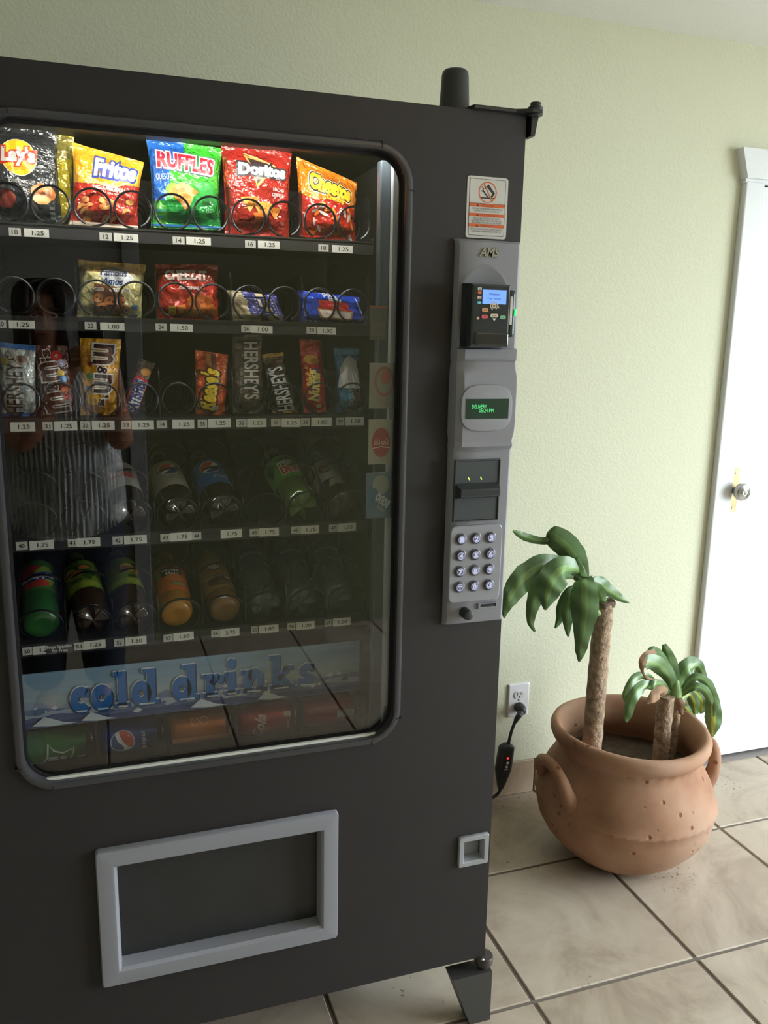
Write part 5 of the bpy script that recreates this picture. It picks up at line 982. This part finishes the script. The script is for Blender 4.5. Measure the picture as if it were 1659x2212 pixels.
# ---------------------------------------------------------------- terracotta pot
def clay():
    m = bpy.data.materials.new('terracotta'); m.use_nodes = True; n = m.node_tree; L = n.links.new; b = n.nodes['Principled BSDF']
    tc = n.nodes.new('ShaderNodeTexCoord')
    t = n.nodes.new('ShaderNodeTexNoise'); t.inputs['Scale'].default_value = 5.5; t.inputs['Detail'].default_value = 6; L(tc.outputs['Object'], t.inputs['Vector'])
    r = n.nodes.new('ShaderNodeValToRGB'); e = r.color_ramp.elements; e[0].position = .30; e[0].color = (*rgb(136, 98, 76), 1); e[1].position = .72; e[1].color = (*rgb(182, 148, 126), 1); k = e.new(.5); k.color = (*rgb(166, 126, 101), 1); L(t.outputs['Fac'], r.inputs[0])
    g = n.nodes.new('ShaderNodeTexNoise'); g.inputs['Scale'].default_value = 2.4; g.inputs['Detail'].default_value = 3; L(tc.outputs['Object'], g.inputs['Vector'])
    gr = n.nodes.new('ShaderNodeValToRGB'); gr.color_ramp.elements[0].position = .48; gr.color_ramp.elements[1].position = .70; L(g.outputs['Fac'], gr.inputs[0])
    mx = n.nodes.new('ShaderNodeMix'); mx.data_type = 'RGBA'; L(gr.outputs[0], mx.inputs[0]); L(r.outputs[0], mx.inputs[6]); mx.inputs[7].default_value = (*rgb(164, 134, 114), 1)
    v = n.nodes.new('ShaderNodeTexVoronoi'); v.inputs['Scale'].default_value = 30; v.inputs['Randomness'].default_value = 1; L(tc.outputs['Object'], v.inputs['Vector'])
    vr = n.nodes.new('ShaderNodeValToRGB'); vr.color_ramp.elements[0].position = .10; vr.color_ramp.elements[1].position = .22; L(v.outputs['Distance'], vr.inputs[0])
    q = n.nodes.new('ShaderNodeTexNoise'); q.inputs['Scale'].default_value = 7; L(tc.outputs['Object'], q.inputs['Vector']); qr = n.nodes.new('ShaderNodeValToRGB'); qr.color_ramp.elements[0].position = .52; qr.color_ramp.elements[1].position = .57; qr.color_ramp.elements[0].color = (1, 1, 1, 1); qr.color_ramp.elements[1].color = (0, 0, 0, 1); L(q.outputs['Fac'], qr.inputs[0])
    mm = n.nodes.new('ShaderNodeMath'); mm.operation = 'MAXIMUM'; L(vr.outputs[0], mm.inputs[0]); L(qr.outputs[0], mm.inputs[1])
    m2 = n.nodes.new('ShaderNodeMix'); m2.data_type = 'RGBA'; L(mm.outputs[0], m2.inputs[0]); m2.inputs[6].default_value = (*rgb(134, 84, 58), 1); L(mx.outputs[2], m2.inputs[7]); L(m2.outputs[2], b.inputs['Base Color'])
    f = n.nodes.new('ShaderNodeTexNoise'); f.inputs['Scale'].default_value = 60; L(tc.outputs['Object'], f.inputs['Vector'])
    ad = n.nodes.new('ShaderNodeMath'); ad.operation = 'MULTIPLY_ADD'; ad.inputs[1].default_value = .12; L(f.outputs['Fac'], ad.inputs[0]); L(mm.outputs[0], ad.inputs[2])
    bp = n.nodes.new('ShaderNodeBump'); bp.inputs['Strength'].default_value = .6; bp.inputs['Distance'].default_value = .004; L(ad.outputs[0], bp.inputs['Height']); L(bp.outputs['Normal'], b.inputs['Normal'])
    b.inputs['Roughness'].default_value = .8; b.inputs['Specular IOR Level'].default_value = .25
    return m
CLAY = clay(); PO = (.641, .438, 0)
pot = thing('terracotta_pot', 'large round terracotta pot with looped handles standing on the tiles', 'plant pot', PO)
prof = [(0, .0), (.105, 0), (.120, .004), (.150, .022), (.188, .054), (.218, .090), (.238, .126), (.2465, .160), (.2478, .186), (.2525, .1915), (.2490, .197), (.2455, .2015), (.240, .226), (.226, .258), (.209, .286), (.1955, .308), (.1905, .323), (.1935, .332), (.198, .338), (.2035, .346), (.2130, .356), (.2180, .368), (.2185, .380), (.2140, .390), (.2060, .3945), (.1975, .3925), (.1900, .384), (.1840, .370), (.178, .350), (.176, .325), (.184, .300), (.196, .280), (.204, .262), (.204, .255)]
def rope(r, z, q):
    w = noise.noise((math.cos(q) * 1.4, math.sin(q) * 1.4, z * 4)) * .003
    if .190 < z < .1945 and r > .2: return r + .0020 * math.sin(q * 96) + w, z + .0012 * math.sin(q * 96 + 1)
    if .328 < z < .340 and r > .18: return r + .0014 * math.sin(q * 110) + w, z
    return r + w, z + .004 * math.sin(q * 2 + 1) * (z > .3)
MB().lathe(prof, 144, fn=rope).build('pot_body', CLAY, pot, smooth=True, angle=70)
def handle(sign, off):                                          # lug standing up from the shoulder, looped along the rim
    pts = smooth2([(154, .222, .232), (157, .234, .250), (162, .243, .278), (170, .249, .304), (180, .254, .320), (189, .256, .316), (195, .252, .288), (197.5, .241, .250), (198.5, .224, .226)], 5)
    P3 = [(r * math.cos(R(off + sign * q)), r * math.sin(R(off + sign * q)), z) for q, r, z in pts]; n_ = len(P3)
    return MB().tube(P3, [.0150 + .013 * (2 * abs(i / (n_ - 1) - .5)) ** 3 for i in range(n_)], 16).build('handle', CLAY, pot, smooth=True)
handle(1, 0); handle(-1, 177)
MB().lathe([(.2038, .262), (.150, .268), (.09, .272), (0, .270)], 40, fn=lambda r, z, q: (r, z + .006 * noise.noise((r * 22 * math.cos(q), r * 22 * math.sin(q), 1)))).build('soil', mat('potting_soil', rgb(92, 78, 66), .95, bump=(120, 1.0, .006), var=(40, .35)), pot, smooth=True)
# ---------------------------------------------------------------- the two canes
BARK = mat('cane_bark', rgb(158, 134, 112), .85, bump=(95, 1.0, .006), var=(60, .42)); CUT = mat('cane_cut', rgb(104, 88, 76), .9)
def cane(parent, org, path, rad, name='cane'):
    pts = smooth2(path, 9); mb = MB(); n_ = 18; loops = []
    for i, p in enumerate(pts):
        rr = rad[0] + (rad[1] - rad[0]) * i / (len(pts) - 1); rr *= 1 + .05 * (i % 3 == 0) + .04 * noise.noise((i * .8, 0, 0)); lp = []
        for k in range(n_):
            a = 2 * math.pi * k / n_; r2 = rr * (1 + .09 * noise.noise((math.cos(a) * 2.2, math.sin(a) * 2.2, i * .55))); lp.append((p[0] - org[0] + r2 * math.cos(a), p[1] - org[1] + r2 * math.sin(a), p[2] - org[2]))
        loops.append(lp)
    mb.rings(loops, cap0=True, cap1=True); return mb.build(name, BARK, parent, smooth=True, angle=50)
LFD = mat('leaf_green', rgb(98, 128, 84), .36, spec=.5, var=(18, .16)); LFL = mat('leaf_stripe', rgb(122, 154, 92), .36, spec=.5, var=(20, .10)); LFY = mat('leaf_yellow_stripe', rgb(176, 180, 78), .4, var=(20, .10)); DRY = mat('leaf_dry', rgb(150, 118, 92), .8, var=(24, .2)); TIP = mat('leaf_tip_brown', rgb(150, 112, 78), .8)
VDIR = Vector((-.60, -.77, .22)).normalized()
def leaf(parent, org, pts, style, k):
    q = smooth2([tuple(p) for p in pts], 6); n_ = len(q); mb = MB(); cols = (-1, -.62, -.26, .0, .26, .62, 1); rows = []
    for i, (x, y, z, w) in enumerate(q):
        a, b = Vector(q[max(i - 1, 0)][:3]), Vector(q[min(i + 1, n_ - 1)][:3]); t = (b - a).normalized(); n = (VDIR - t * VDIR.dot(t)); n = n.normalized() if n.length > .05 else Vector((0, 0, 1))
        s = t.cross(n).normalized(); c = Vector((x - org[0], y - org[1], z - org[2])); row = []
        for u in cols:
            ww = w * (1 + .10 * noise.noise((i * .5 + k, u * 2, k * 3.1))); row.append(tuple(c + s * (u * ww) - n * (abs(u) ** 1.4 * w * .34) + n * (.10 * w * math.sin(i * .9 + u * 2 + k))))
        rows.append(row)
    mid = LFL if style != 2 else LFY; ms = [LFD if style != 1 else DRY, mid if style != 1 else DRY, TIP]
    for r_ in rows: mb.v += r_
    w_ = len(cols)
    for i in range(n_ - 1):
        for j in range(w_ - 1):
            mb.f.append((i * w_ + j, i * w_ + j + 1, (i + 1) * w_ + j + 1, (i + 1) * w_ + j)); mb.m.append(2 if (i > n_ - 2 and style != 1 and k % 4 == 1) else (1 if j in (2, 3) else 0))
    return mb.build('leaf', ms, parent, smooth=True, angle=80, flip=False)
TALL = [
('up',[(0.453,0.425,0.815,0.0097),(0.433,0.425,0.871,0.0265),(0.405,0.435,0.919,0.0335),(0.371,0.455,0.95,0.0288),(0.363,0.475,0.956,0.0157)],0),
('uptip',[(0.377,0.455,0.94,0.0096),(0.348,0.475,0.934,0.0097),(0.312,0.485,0.942,0.0108),(0.287,0.485,0.953,0.0084),(0.268,0.485,0.964,0.0024)],0),
('bigleft',[(0.453,0.425,0.823,0.0073),(0.405,0.435,0.866,0.0217),(0.33,0.425,0.882,0.0308),(0.267,0.405,0.863,0.0315),(0.224,0.385,0.833,0.0253),(0.2,0.375,0.798,0.0137),(0.198,0.375,0.77,0.0023)],0),
('frontleft',[(0.461,0.425,0.822,0.0073),(0.414,0.405,0.869,0.0214),(0.354,0.375,0.884,0.0349),(0.314,0.355,0.862,0.0356),(0.298,0.345,0.831,0.0252),(0.288,0.335,0.796,0.0034)],0),
('leftdown',[(0.421,0.425,0.846,0.0072),(0.341,0.395,0.865,0.0211),(0.292,0.375,0.84,0.0231),(0.269,0.365,0.797,0.0161),(0.267,0.365,0.755,0.0093),(0.281,0.365,0.729,0.0023)],0),
('front',[(0.445,0.405,0.829,0.0096),(0.42,0.375,0.857,0.0212),(0.402,0.345,0.834,0.0325),(0.4,0.335,0.783,0.0337),(0.399,0.335,0.716,0.021),(0.4,0.34,0.67,0.0129),(0.402,0.345,0.643,0.0024)],0),
('b1',[(0.435,0.405,0.826,0.0072),(0.396,0.385,0.819,0.0142),(0.376,0.375,0.784,0.0177),(0.378,0.375,0.741,0.013),(0.384,0.375,0.702,0.0024)],0),
('b2',[(0.436,0.415,0.823,0.006),(0.395,0.405,0.813,0.0107),(0.377,0.405,0.775,0.0131),(0.373,0.405,0.74,0.0096),(0.362,0.405,0.717,0.0024)],0),
('right',[(0.467,0.425,0.821,0.0073),(0.509,0.445,0.812,0.0173),(0.55,0.455,0.788,0.0175),(0.596,0.465,0.76,0.0114),(0.626,0.465,0.743,0.0019)],0),
('right2',[(0.467,0.425,0.821,0.0073),(0.509,0.455,0.817,0.0136),(0.546,0.475,0.801,0.0163),(0.575,0.485,0.778,0.0076),(0.594,0.485,0.765,0.0019)],0),
('stub',[(0.466,0.415,0.824,0.0085),(0.487,0.415,0.81,0.0146),(0.496,0.405,0.787,0.0146),(0.508,0.405,0.776,0.0085)],0),
('spear',[(0.453,0.425,0.819,0.0061),(0.426,0.405,0.864,0.0095),(0.415,0.405,0.898,0.0071),(0.412,0.405,0.904,0.0012)],0),
]
SHORT = [
('a',[(0.775,0.43,0.471,0.0066),(0.746,0.42,0.527,0.0194),(0.694,0.4,0.575,0.0241),(0.644,0.38,0.6,0.0212),(0.623,0.38,0.594,0.0062)],0),
('adry',[(0.687,0.41,0.613,0.0102),(0.643,0.39,0.615,0.0125),(0.621,0.38,0.602,0.0099),(0.625,0.38,0.575,0.0037),(0.652,0.39,0.549,0.0038),(0.699,0.41,0.53,0.0038)],1),
('a2',[(0.775,0.43,0.471,0.0066),(0.758,0.44,0.532,0.0157),(0.721,0.44,0.584,0.0168),(0.69,0.43,0.612,0.0115),(0.672,0.43,0.604,0.0026)],0),
('b',[(0.779,0.43,0.47,0.0066),(0.786,0.45,0.514,0.0171),(0.768,0.45,0.561,0.0183),(0.751,0.45,0.598,0.0117),(0.741,0.45,0.617,0.0052)],0),
('c',[(0.788,0.43,0.466,0.0092),(0.815,0.45,0.505,0.0238),(0.845,0.46,0.534,0.0266),(0.883,0.47,0.529,0.0175),(0.906,0.47,0.498,0.0068)],0),
('c2',[(0.791,0.43,0.469,0.0079),(0.847,0.47,0.505,0.0188),(0.888,0.48,0.516,0.0189),(0.921,0.49,0.482,0.0123),(0.929,0.49,0.443,0.0027)],0),
('d',[(0.794,0.43,0.468,0.0066),(0.82,0.41,0.524,0.0117),(0.857,0.4,0.51,0.0131),(0.887,0.4,0.465,0.0118),(0.898,0.4,0.426,0.0079),(0.896,0.4,0.4,0.002)],0),
('e',[(0.798,0.43,0.465,0.0066),(0.814,0.4,0.501,0.0117),(0.842,0.39,0.493,0.013),(0.867,0.39,0.462,0.0105),(0.876,0.39,0.441,0.002)],0),
('f',[(0.805,0.43,0.46,0.0079),(0.864,0.46,0.454,0.0161),(0.902,0.47,0.423,0.019),(0.912,0.47,0.392,0.0136),(0.904,0.47,0.379,0.0041)],2),
('f2',[(0.805,0.43,0.456,0.0079),(0.839,0.44,0.456,0.0133),(0.858,0.44,0.427,0.016),(0.858,0.43,0.4,0.0067)],2),
('g',[(0.903,0.47,0.452,0.0081),(0.931,0.46,0.438,0.0163),(0.928,0.44,0.396,0.023),(0.924,0.43,0.358,0.0216),(0.924,0.43,0.318,0.0041)],2),
('h',[(0.734,0.43,0.483,0.0065),(0.663,0.4,0.545,0.0101),(0.616,0.39,0.559,0.0113),(0.584,0.38,0.54,0.0087),(0.575,0.38,0.511,0.0075),(0.583,0.38,0.49,0.0019)],0),
('i',[(0.734,0.43,0.479,0.0065),(0.66,0.39,0.527,0.0139),(0.61,0.37,0.531,0.0162),(0.582,0.36,0.505,0.0136),(0.574,0.36,0.466,0.0112),(0.57,0.36,0.447,0.0037)],0),
('j',[(0.821,0.45,0.428,0.0053),(0.851,0.46,0.402,0.0108),(0.873,0.46,0.376,0.0108),(0.892,0.46,0.356,0.0027)],2),
('k',[(0.758,0.43,0.473,0.0078),(0.707,0.4,0.52,0.0115),(0.669,0.38,0.535,0.0113),(0.65,0.38,0.527,0.0075)],0),
('dry1',[(0.734,0.41,0.485,0.0129),(0.694,0.39,0.505,0.0178),(0.662,0.38,0.493,0.0114),(0.649,0.38,0.481,0.0025)],1),
('dry2',[(0.776,0.41,0.468,0.0078),(0.776,0.4,0.449,0.0117),(0.783,0.4,0.42,0.0052)],1),
]
TO = (.505, .412, .265)
tp = thing('tall_cane_plant', 'tall bare cane with a one-sided tuft of broad drooping green leaves', 'plant', TO)
cane(tp, TO, [(.499, .409, .255), (.505, .411, .40), (.508, .415, .58), (.517, .423, .768)], (.0265, .0245))
mb = MB(); mb.lathe([(.0255, -.012), (.0285, -.002), (.0275, .004), (.021, .003), (.010, -.004), (0, -.004)], 22, c=(.517 - TO[0], .423 - TO[1], .770 - TO[2]), fn=lambda r, z, q: (r * (1 + .10 * math.sin(5 * q)), z + .006 * noise.noise((math.cos(q) * 3, math.sin(q) * 3, r * 40)))); mb.build('cut_top', CUT, tp, smooth=True)
MB().tube([(x - TO[0], y - TO[1], z - TO[2]) for x, y, z in smooth2([(.505, .419, .738), (.482, .414, .752), (.464, .418, .785), (.457, .424, .826)])], [.010, .0115, .012, .012, .012, .012, .012, .012, .0115, .011, .011, .010, .010, .009, .008, .006], 12).build('shoot', LFL, tp, smooth=True)
for k, (nm, pts, st) in enumerate(TALL): leaf(tp, TO, pts, st, k)
SO = (.746, .424, .265)
sp = thing('short_cane_plant', 'short cane stump with a bushy crown of striped green and dry leaves', 'plant', SO)
cane(sp, SO, [(.743, .420, .255), (.744, .424, .36), (.750, .430, .470)], (.0235, .0215)); cane(sp, SO, [(.792, .440, .255), (.796, .438, .36), (.790, .433, .48)], (.0125, .0120), 'second_cane')
MB().tube([(x - SO[0], y - SO[1], z - SO[2]) for x, y, z in ((.783, .432, .455), (.779, .430, .49), (.777, .430, .515))], [.018, .016, .008], 12).build('shoot', LFL, sp, smooth=True)
for k, (nm, pts, st) in enumerate(SHORT): leaf(sp, SO, pts, st, k + 20)

# ---------------------------------------------------------------- the person holding the phone (seen only mirrored in the glass)
def skin(name, nodes, edges, m, parent=None, lv=2, roots=(0,)):
    bm = bmesh.new(); ly = bm.verts.layers.skin.verify(); vs = []
    for i, (x, y, z, r) in enumerate(nodes):
        v = bm.verts.new((x, y, z)); rr = r if isinstance(r, tuple) else (r, r); v[ly].radius = rr; v[ly].use_root = i in roots; vs.append(v)
    for a, b in edges: bm.edges.new((vs[a], vs[b]))
    me = bpy.data.meshes.new(name); bm.to_mesh(me); bm.free(); me.materials.append(m)
    o = bpy.data.objects.new(name, me); COL.objects.link(o); s = o.modifiers.new('skin', 'SKIN'); s.use_smooth_shade = True; sb = o.modifiers.new('subdivision', 'SUBSURF'); sb.levels = lv; sb.render_levels = lv
    # freeze to plain mesh so that the figure is one real surface
    bpy.context.view_layer.update(); me2 = bpy.data.meshes.new_from_object(o.evaluated_get(bpy.context.evaluated_depsgraph_get())); me2.name = name
    bpy.data.objects.remove(o); o = bpy.data.objects.new(name, me2); COL.objects.link(o)
    if parent: o.parent = parent
    return o
SKIN_ = mat('skin', rgb(178, 124, 100), .5, var=(9, .05)); HAIR = mat('hair_dark', rgb(44, 31, 26), .45, bump=(90, .6, .004)); DENIM = mat('navy_trousers', rgb(34, 38, 54), .85, bump=(300, .2, .001)); SHOE = mat('dark_shoe', rgb(40, 38, 38), .6)
BO = (-.86, -1.83, 0)
pn = thing('person', 'person in a ruffled grey blouse and dark trousers, seen mirrored in the glass', 'person', BO)
N = []; E_ = []
def nd(x, y, z, r): N.append((x - BO[0], y - BO[1], z, r)); return len(N) - 1
def ch(*ids):
    for a, b in zip(ids, ids[1:]): E_.append((a, b))
pe = nd(-.86, -1.83, .88, .135); wa = nd(-.86, -1.82, 1.04, .125); cs = nd(-.862, -1.815, 1.18, .130); uc = nd(-.865, -1.815, 1.275, .095); nb = nd(-.872, -1.80, 1.335, .052); nk = nd(-.878, -1.785, 1.385, .050)
h1 = nd(-.882, -1.765, 1.430, (.060, .064)); h2 = nd(-.884, -1.772, 1.490, (.074, .088)); h3 = nd(-.886, -1.785, 1.545, (.072, .088)); h4 = nd(-.886, -1.790, 1.590, (.042, .055)); ch(pe, wa, cs, uc, nb, nk, h1, h2, h3, h4)
HANDS = []
for s, sh_, el, wr, pm in ((-1, (-1.035, -1.825, 1.270), (-.985, -1.665, 1.055), (-.832, -1.535, 1.270), (-.800, -1.490, 1.335)), (1, (-.695, -1.825, 1.270), (-.655, -1.665, 1.055), (-.668, -1.530, 1.275), (-.680, -1.488, 1.338))):
    a = nd((sh_[0] + N[uc][0] + BO[0]) / 2, -1.82, 1.285, .072); b = nd(*sh_, .064); c = nd((sh_[0] + el[0]) / 2, (sh_[1] + el[1]) / 2, (sh_[2] + el[2]) / 2, .054); d = nd(*el, .046); e = nd((el[0] * .6 + wr[0] * .4), (el[1] * .6 + wr[1] * .4), (el[2] * .6 + wr[2] * .4), .042); f = nd(*wr, .026); g = nd(*pm, (.018, .034)); ch(uc, a, b, c, d, e, f, g); HANDS.append((s, pm))
for s in (-1, 1):
    x = -.86 + s * .095; a = nd(x, -1.83, .80, .105); b = nd(x, -1.815, .50, .066); c = nd(x, -1.835, .32, .056); d = nd(x, -1.85, .085, .036); e = nd(x + s * .015, -1.74, .034, .030); ch(pe, a, b, c, d, e)
roots = [0]
PH = Vector((-.7374, -1.424, 1.395))
for s, pm in HANDS:                                           # four fingers round the back of the phone, thumb on its screen side
    ex = PH.x + s * .0385
    for k in range(4):
        z0 = 1.325 + k * .0165; ln = (.80, .95, 1.0, .9)[k]; a = nd(pm[0] + (ex - pm[0]) * .15, pm[1] + .012, z0 + .006, .0095); b = nd(ex + s * .014, -1.430, z0 + .014, .0088); c = nd(ex + s * .002, -1.4085, z0 + .018, .0080); d = nd(ex - s * .026 * ln, -1.4085, z0 + .020, .0070); roots.append(a); ch(a, b, c, d)
    a = nd(pm[0], pm[1] - .004, pm[2] - .012, .0125); b = nd(ex + s * .012, -1.452, pm[2] + .024, .0110); c = nd(ex - s * .014, -1.4405, pm[2] + .040, .0090); roots.append(a); ch(a, b, c)
skin('body', N, E_, SKIN_, pn, 2, roots)
L_ = lambda x, y, z: (x - BO[0], y - BO[1], z)
skin('trousers', [(*L_(-.86, -1.83, .93), (.175, .150)), (*L_(-.86, -1.83, .80), (.180, .150)), (*L_(-.956, -1.83, .68), (.140, .135)), (*L_(-.958, -1.815, .50), .122), (*L_(-.968, -1.83, .28), .094), (*L_(-.970, -1.845, .095), .078), (*L_(-.764, -1.83, .68), (.140, .135)), (*L_(-.762, -1.815, .50), .122), (*L_(-.752, -1.83, .28), .094), (*L_(-.750, -1.845, .095), .078)], [(0, 1), (1, 2), (2, 3), (3, 4), (4, 5), (1, 6), (6, 7), (7, 8), (8, 9)], DENIM, pn)
for s in (-1, 1):
    x = s * .110; skin('shoe', [(x, -.045, .042, .038), (x + s * .006, .035, .040, .042), (x + s * .012, .11, .034, .034)], [(0, 1), (1, 2)], SHOE, pn)
def blouse_mat():
    m = bpy.data.materials.new('ruffled_blouse'); m.use_nodes = True; n = m.node_tree; L = n.links.new; b = n.nodes['Principled BSDF']
    tc = n.nodes.new('ShaderNodeTexCoord'); sx = n.nodes.new('ShaderNodeSeparateXYZ'); L(tc.outputs['Object'], sx.inputs[0]); at = n.nodes.new('ShaderNodeMath'); at.operation = 'ARCTAN2'; L(sx.outputs[0], at.inputs[0]); L(sx.outputs[1], at.inputs[1])
    nz = n.nodes.new('ShaderNodeTexNoise'); nz.inputs['Scale'].default_value = 9; L(tc.outputs['Object'], nz.inputs['Vector'])
    a1 = n.nodes.new('ShaderNodeMath'); a1.operation = 'MULTIPLY_ADD'; a1.inputs[1].default_value = 62.0; L(at.outputs[0], a1.inputs[0]); m3 = n.nodes.new('ShaderNodeMath'); m3.operation = 'MULTIPLY'; m3.inputs[1].default_value = 7; L(nz.outputs['Fac'], m3.inputs[0]); L(m3.outputs[0], a1.inputs[2])
    sn = n.nodes.new('ShaderNodeMath'); sn.operation = 'SINE'; L(a1.outputs[0], sn.inputs[0]); r = n.nodes.new('ShaderNodeValToRGB'); r.color_ramp.elements[0].position = .2; r.color_ramp.elements[0].color = (*rgb(166, 166, 170), 1); r.color_ramp.elements[1].position = .75; r.color_ramp.elements[1].color = (*rgb(232, 232, 234), 1)
    mp = n.nodes.new('ShaderNodeMath'); mp.operation = 'MULTIPLY_ADD'; mp.inputs[1].default_value = .5; mp.inputs[2].default_value = .5; L(sn.outputs[0], mp.inputs[0]); L(mp.outputs[0], r.inputs[0]); L(r.outputs[0], b.inputs['Base Color']); b.inputs['Roughness'].default_value = .9
    return m
BM_ = blouse_mat(); rings_ = []
for z, rx, ry, cy in ((1.315, .085, .075, .02), (1.300, .130, .095, .02), (1.270, .176, .115, .015), (1.22, .190, .130, .012), (1.14, .196, .150, .015), (1.05, .200, .160, .012), (.95, .206, .165, .008), (.86, .212, .168, .004), (.80, .214, .170, .002), (.772, .214, .170, .0), (.770, .206, .162, .0)):
    lp = []
    for k in range(372):
        a = 2 * math.pi * k / 372; w = (.0045 if z > 1.2 else .006) * math.sin(62 * a + 6 * noise.noise((math.cos(a) * 2, math.sin(a) * 2, z * 5))) * min(1, (1.32 - z) * 6); dip = -.055 * max(0, math.sin(a)) ** 1.5 * (z < .9) * (.9 - z) / .13
        lp.append(((rx + w) * math.cos(a), cy + (ry + w) * math.sin(a), z + dip))
    rings_.append(lp)
MB().rings(rings_).build('blouse', BM_, pn, smooth=True, angle=70)
for s, (a, b) in ((-1, ((-.955, -1.822, 1.285), (-1.024, -1.775, 1.200))), (1, ((-.775, -1.822, 1.285), (-.692, -1.775, 1.200)))):
    A, B_ = Vector(L_(*a)), Vector(L_(*b)); MB().tube([A, A.lerp(B_, .35), A.lerp(B_, .7), B_], [.072, .084, .080, .078], 26, caps=False).build('sleeve', BM_, pn, smooth=True)
HC = Vector((-.026, .045, 1.52)); mb = MB(); cap = []
for k in range(9):                                             # scalp cap, then separate locks falling from the parting
    t = R(8 + k * 11.5); cap.append([tuple(HC + Vector((.092 * math.sin(t) * math.cos(R(a)), (-.004 + .104 * math.sin(t) * math.sin(R(a))), .094 * math.cos(t) - (.0 if math.sin(R(a)) < .3 else .0)))) if not (k > 4 and math.sin(R(a)) > .45) else tuple(HC + Vector((.080 * math.sin(R(54)) * math.cos(R(a)), .090 * math.sin(R(54)) * math.sin(R(a)), .088 * math.cos(R(54))))) for a in range(0, 360, 12)])
mb.rings(cap, cap0=True)
hrnd = random.Random(5)
for k in range(84):
    a = 128 + (412 - 128) * ((k * 37) % 84) / 83; ca, sa = math.cos(R(a)), math.sin(R(a)); ln = hrnd.uniform(1.20, 1.30); o = hrnd.uniform(.0, .010)
    top = HC + Vector((.012 * ca + .010, .030 + .02 * sa, .0935)); mid = HC + Vector(((.084 + o) * ca, (.098 + o) * sa - .002, .012)); side = HC + Vector(((.084 + o) * ca, (.098 + o) * sa - .016, -.08))
    p_ = smooth2([tuple(top), tuple(HC + Vector(((.066 + o) * ca, (.070 + o) * sa + .006, .076))), tuple(mid), tuple(side), (HC.x + (.092 + o) * ca + hrnd.uniform(-.01, .01), HC.y + (.096 + o) * sa - .03, (1.44 + ln) / 2 - .03), (HC.x + (.096 + o) * ca + hrnd.uniform(-.014, .014), HC.y + (.086 + o) * sa - .038, ln)], 3)
    n_ = len(p_); mb.tube(p_, [.0135 * min(1, .45 + i * .12) * (1 if i < n_ - 4 else (n_ - i) / 4.5) for i in range(n_)], 7)
mb.build('hair', HAIR, pn, smooth=True, angle=75)
hx, hy = -.025, .058
for s in (-1, 1):
    e_ = MB().lathe([(0, .006), (.007, .0055), (.0125, .002), (.013, -.002)], 18).build('eye', mat('eye_white', rgb(206, 200, 192), .3), pn, smooth=True, loc=(hx + s * .031, hy + .083, 1.492)); e_.rotation_euler = (R(-90), 0, 0); e_.scale = (1.0, .52, .55)
    MB().lathe([(0, .0074), (.0062, .0060)], 14).build('iris', mat('iris_dark', rgb(42, 28, 20), .2), e_)
    MB().tube([(hx + s * .014, hy + .092, 1.514), (hx + s * .030, hy + .089, 1.519), (hx + s * .047, hy + .076, 1.512)], [.003, .0036, .002], 8).build('eyebrow', HAIR, pn); MB().tube([(hx + s * .017, hy + .084, 1.4945), (hx + s * .030, hy + .0895, 1.4995), (hx + s * .045, hy + .080, 1.494)], [.0018, .0030, .0015], 8).build('eyelid', SKIN_, pn, smooth=True)
    MB().tube([(hx + s * .076, hy - .02, 1.508), (hx + s * .084, hy - .028, 1.495), (hx + s * .081, hy - .022, 1.475), (hx + s * .075, hy - .012, 1.462)], [.008, .012, .010, .006], 10).build('ear', SKIN_, pn, smooth=True)
MB().tube([(hx, hy + .080, 1.500), (hx, hy + .090, 1.482), (hx, hy + .097, 1.466), (hx, hy + .084, 1.457)], [.005, .008, .0125, .009], 12).build('nose', SKIN_, pn, smooth=True)
MB().tube([(hx - .025, hy + .078, 1.431), (hx - .010, hy + .087, 1.429), (hx + .010, hy + .087, 1.429), (hx + .025, hy + .078, 1.431)], [.003, .0065, .0065, .003], 10).build('mouth', mat('lips', rgb(140, 74, 70), .45), pn, smooth=True)
ph = thing('phone', 'dark phone held upright in both hands, mirrored in the glass', 'phone', tuple(PH)); ph.rotation_euler = (R(-4), 0, 0)
MB().rbox((-.0375, -.0042, -.0800), (.0375, .0042, .0800), .006, 3).build('phone_body', mat('phone_black', rgb(28, 30, 36), .25, coat=.4), ph, smooth=True)
MB().box((-.0345, -.0046, -.075), (.0345, -.0041, .075)).build('phone_screen', mat('screen_lit', rgb(120, 124, 116), .2, emit=.25), ph)
MB().lathe([(0, .0010), (.0062, .0010), (.0070, 0)], 20).build('lens', mat('lens_black', rgb(12, 12, 16), .1), ph, loc=(0.020, .0042, .066)).rotation_euler = (R(-90), 0, 0)
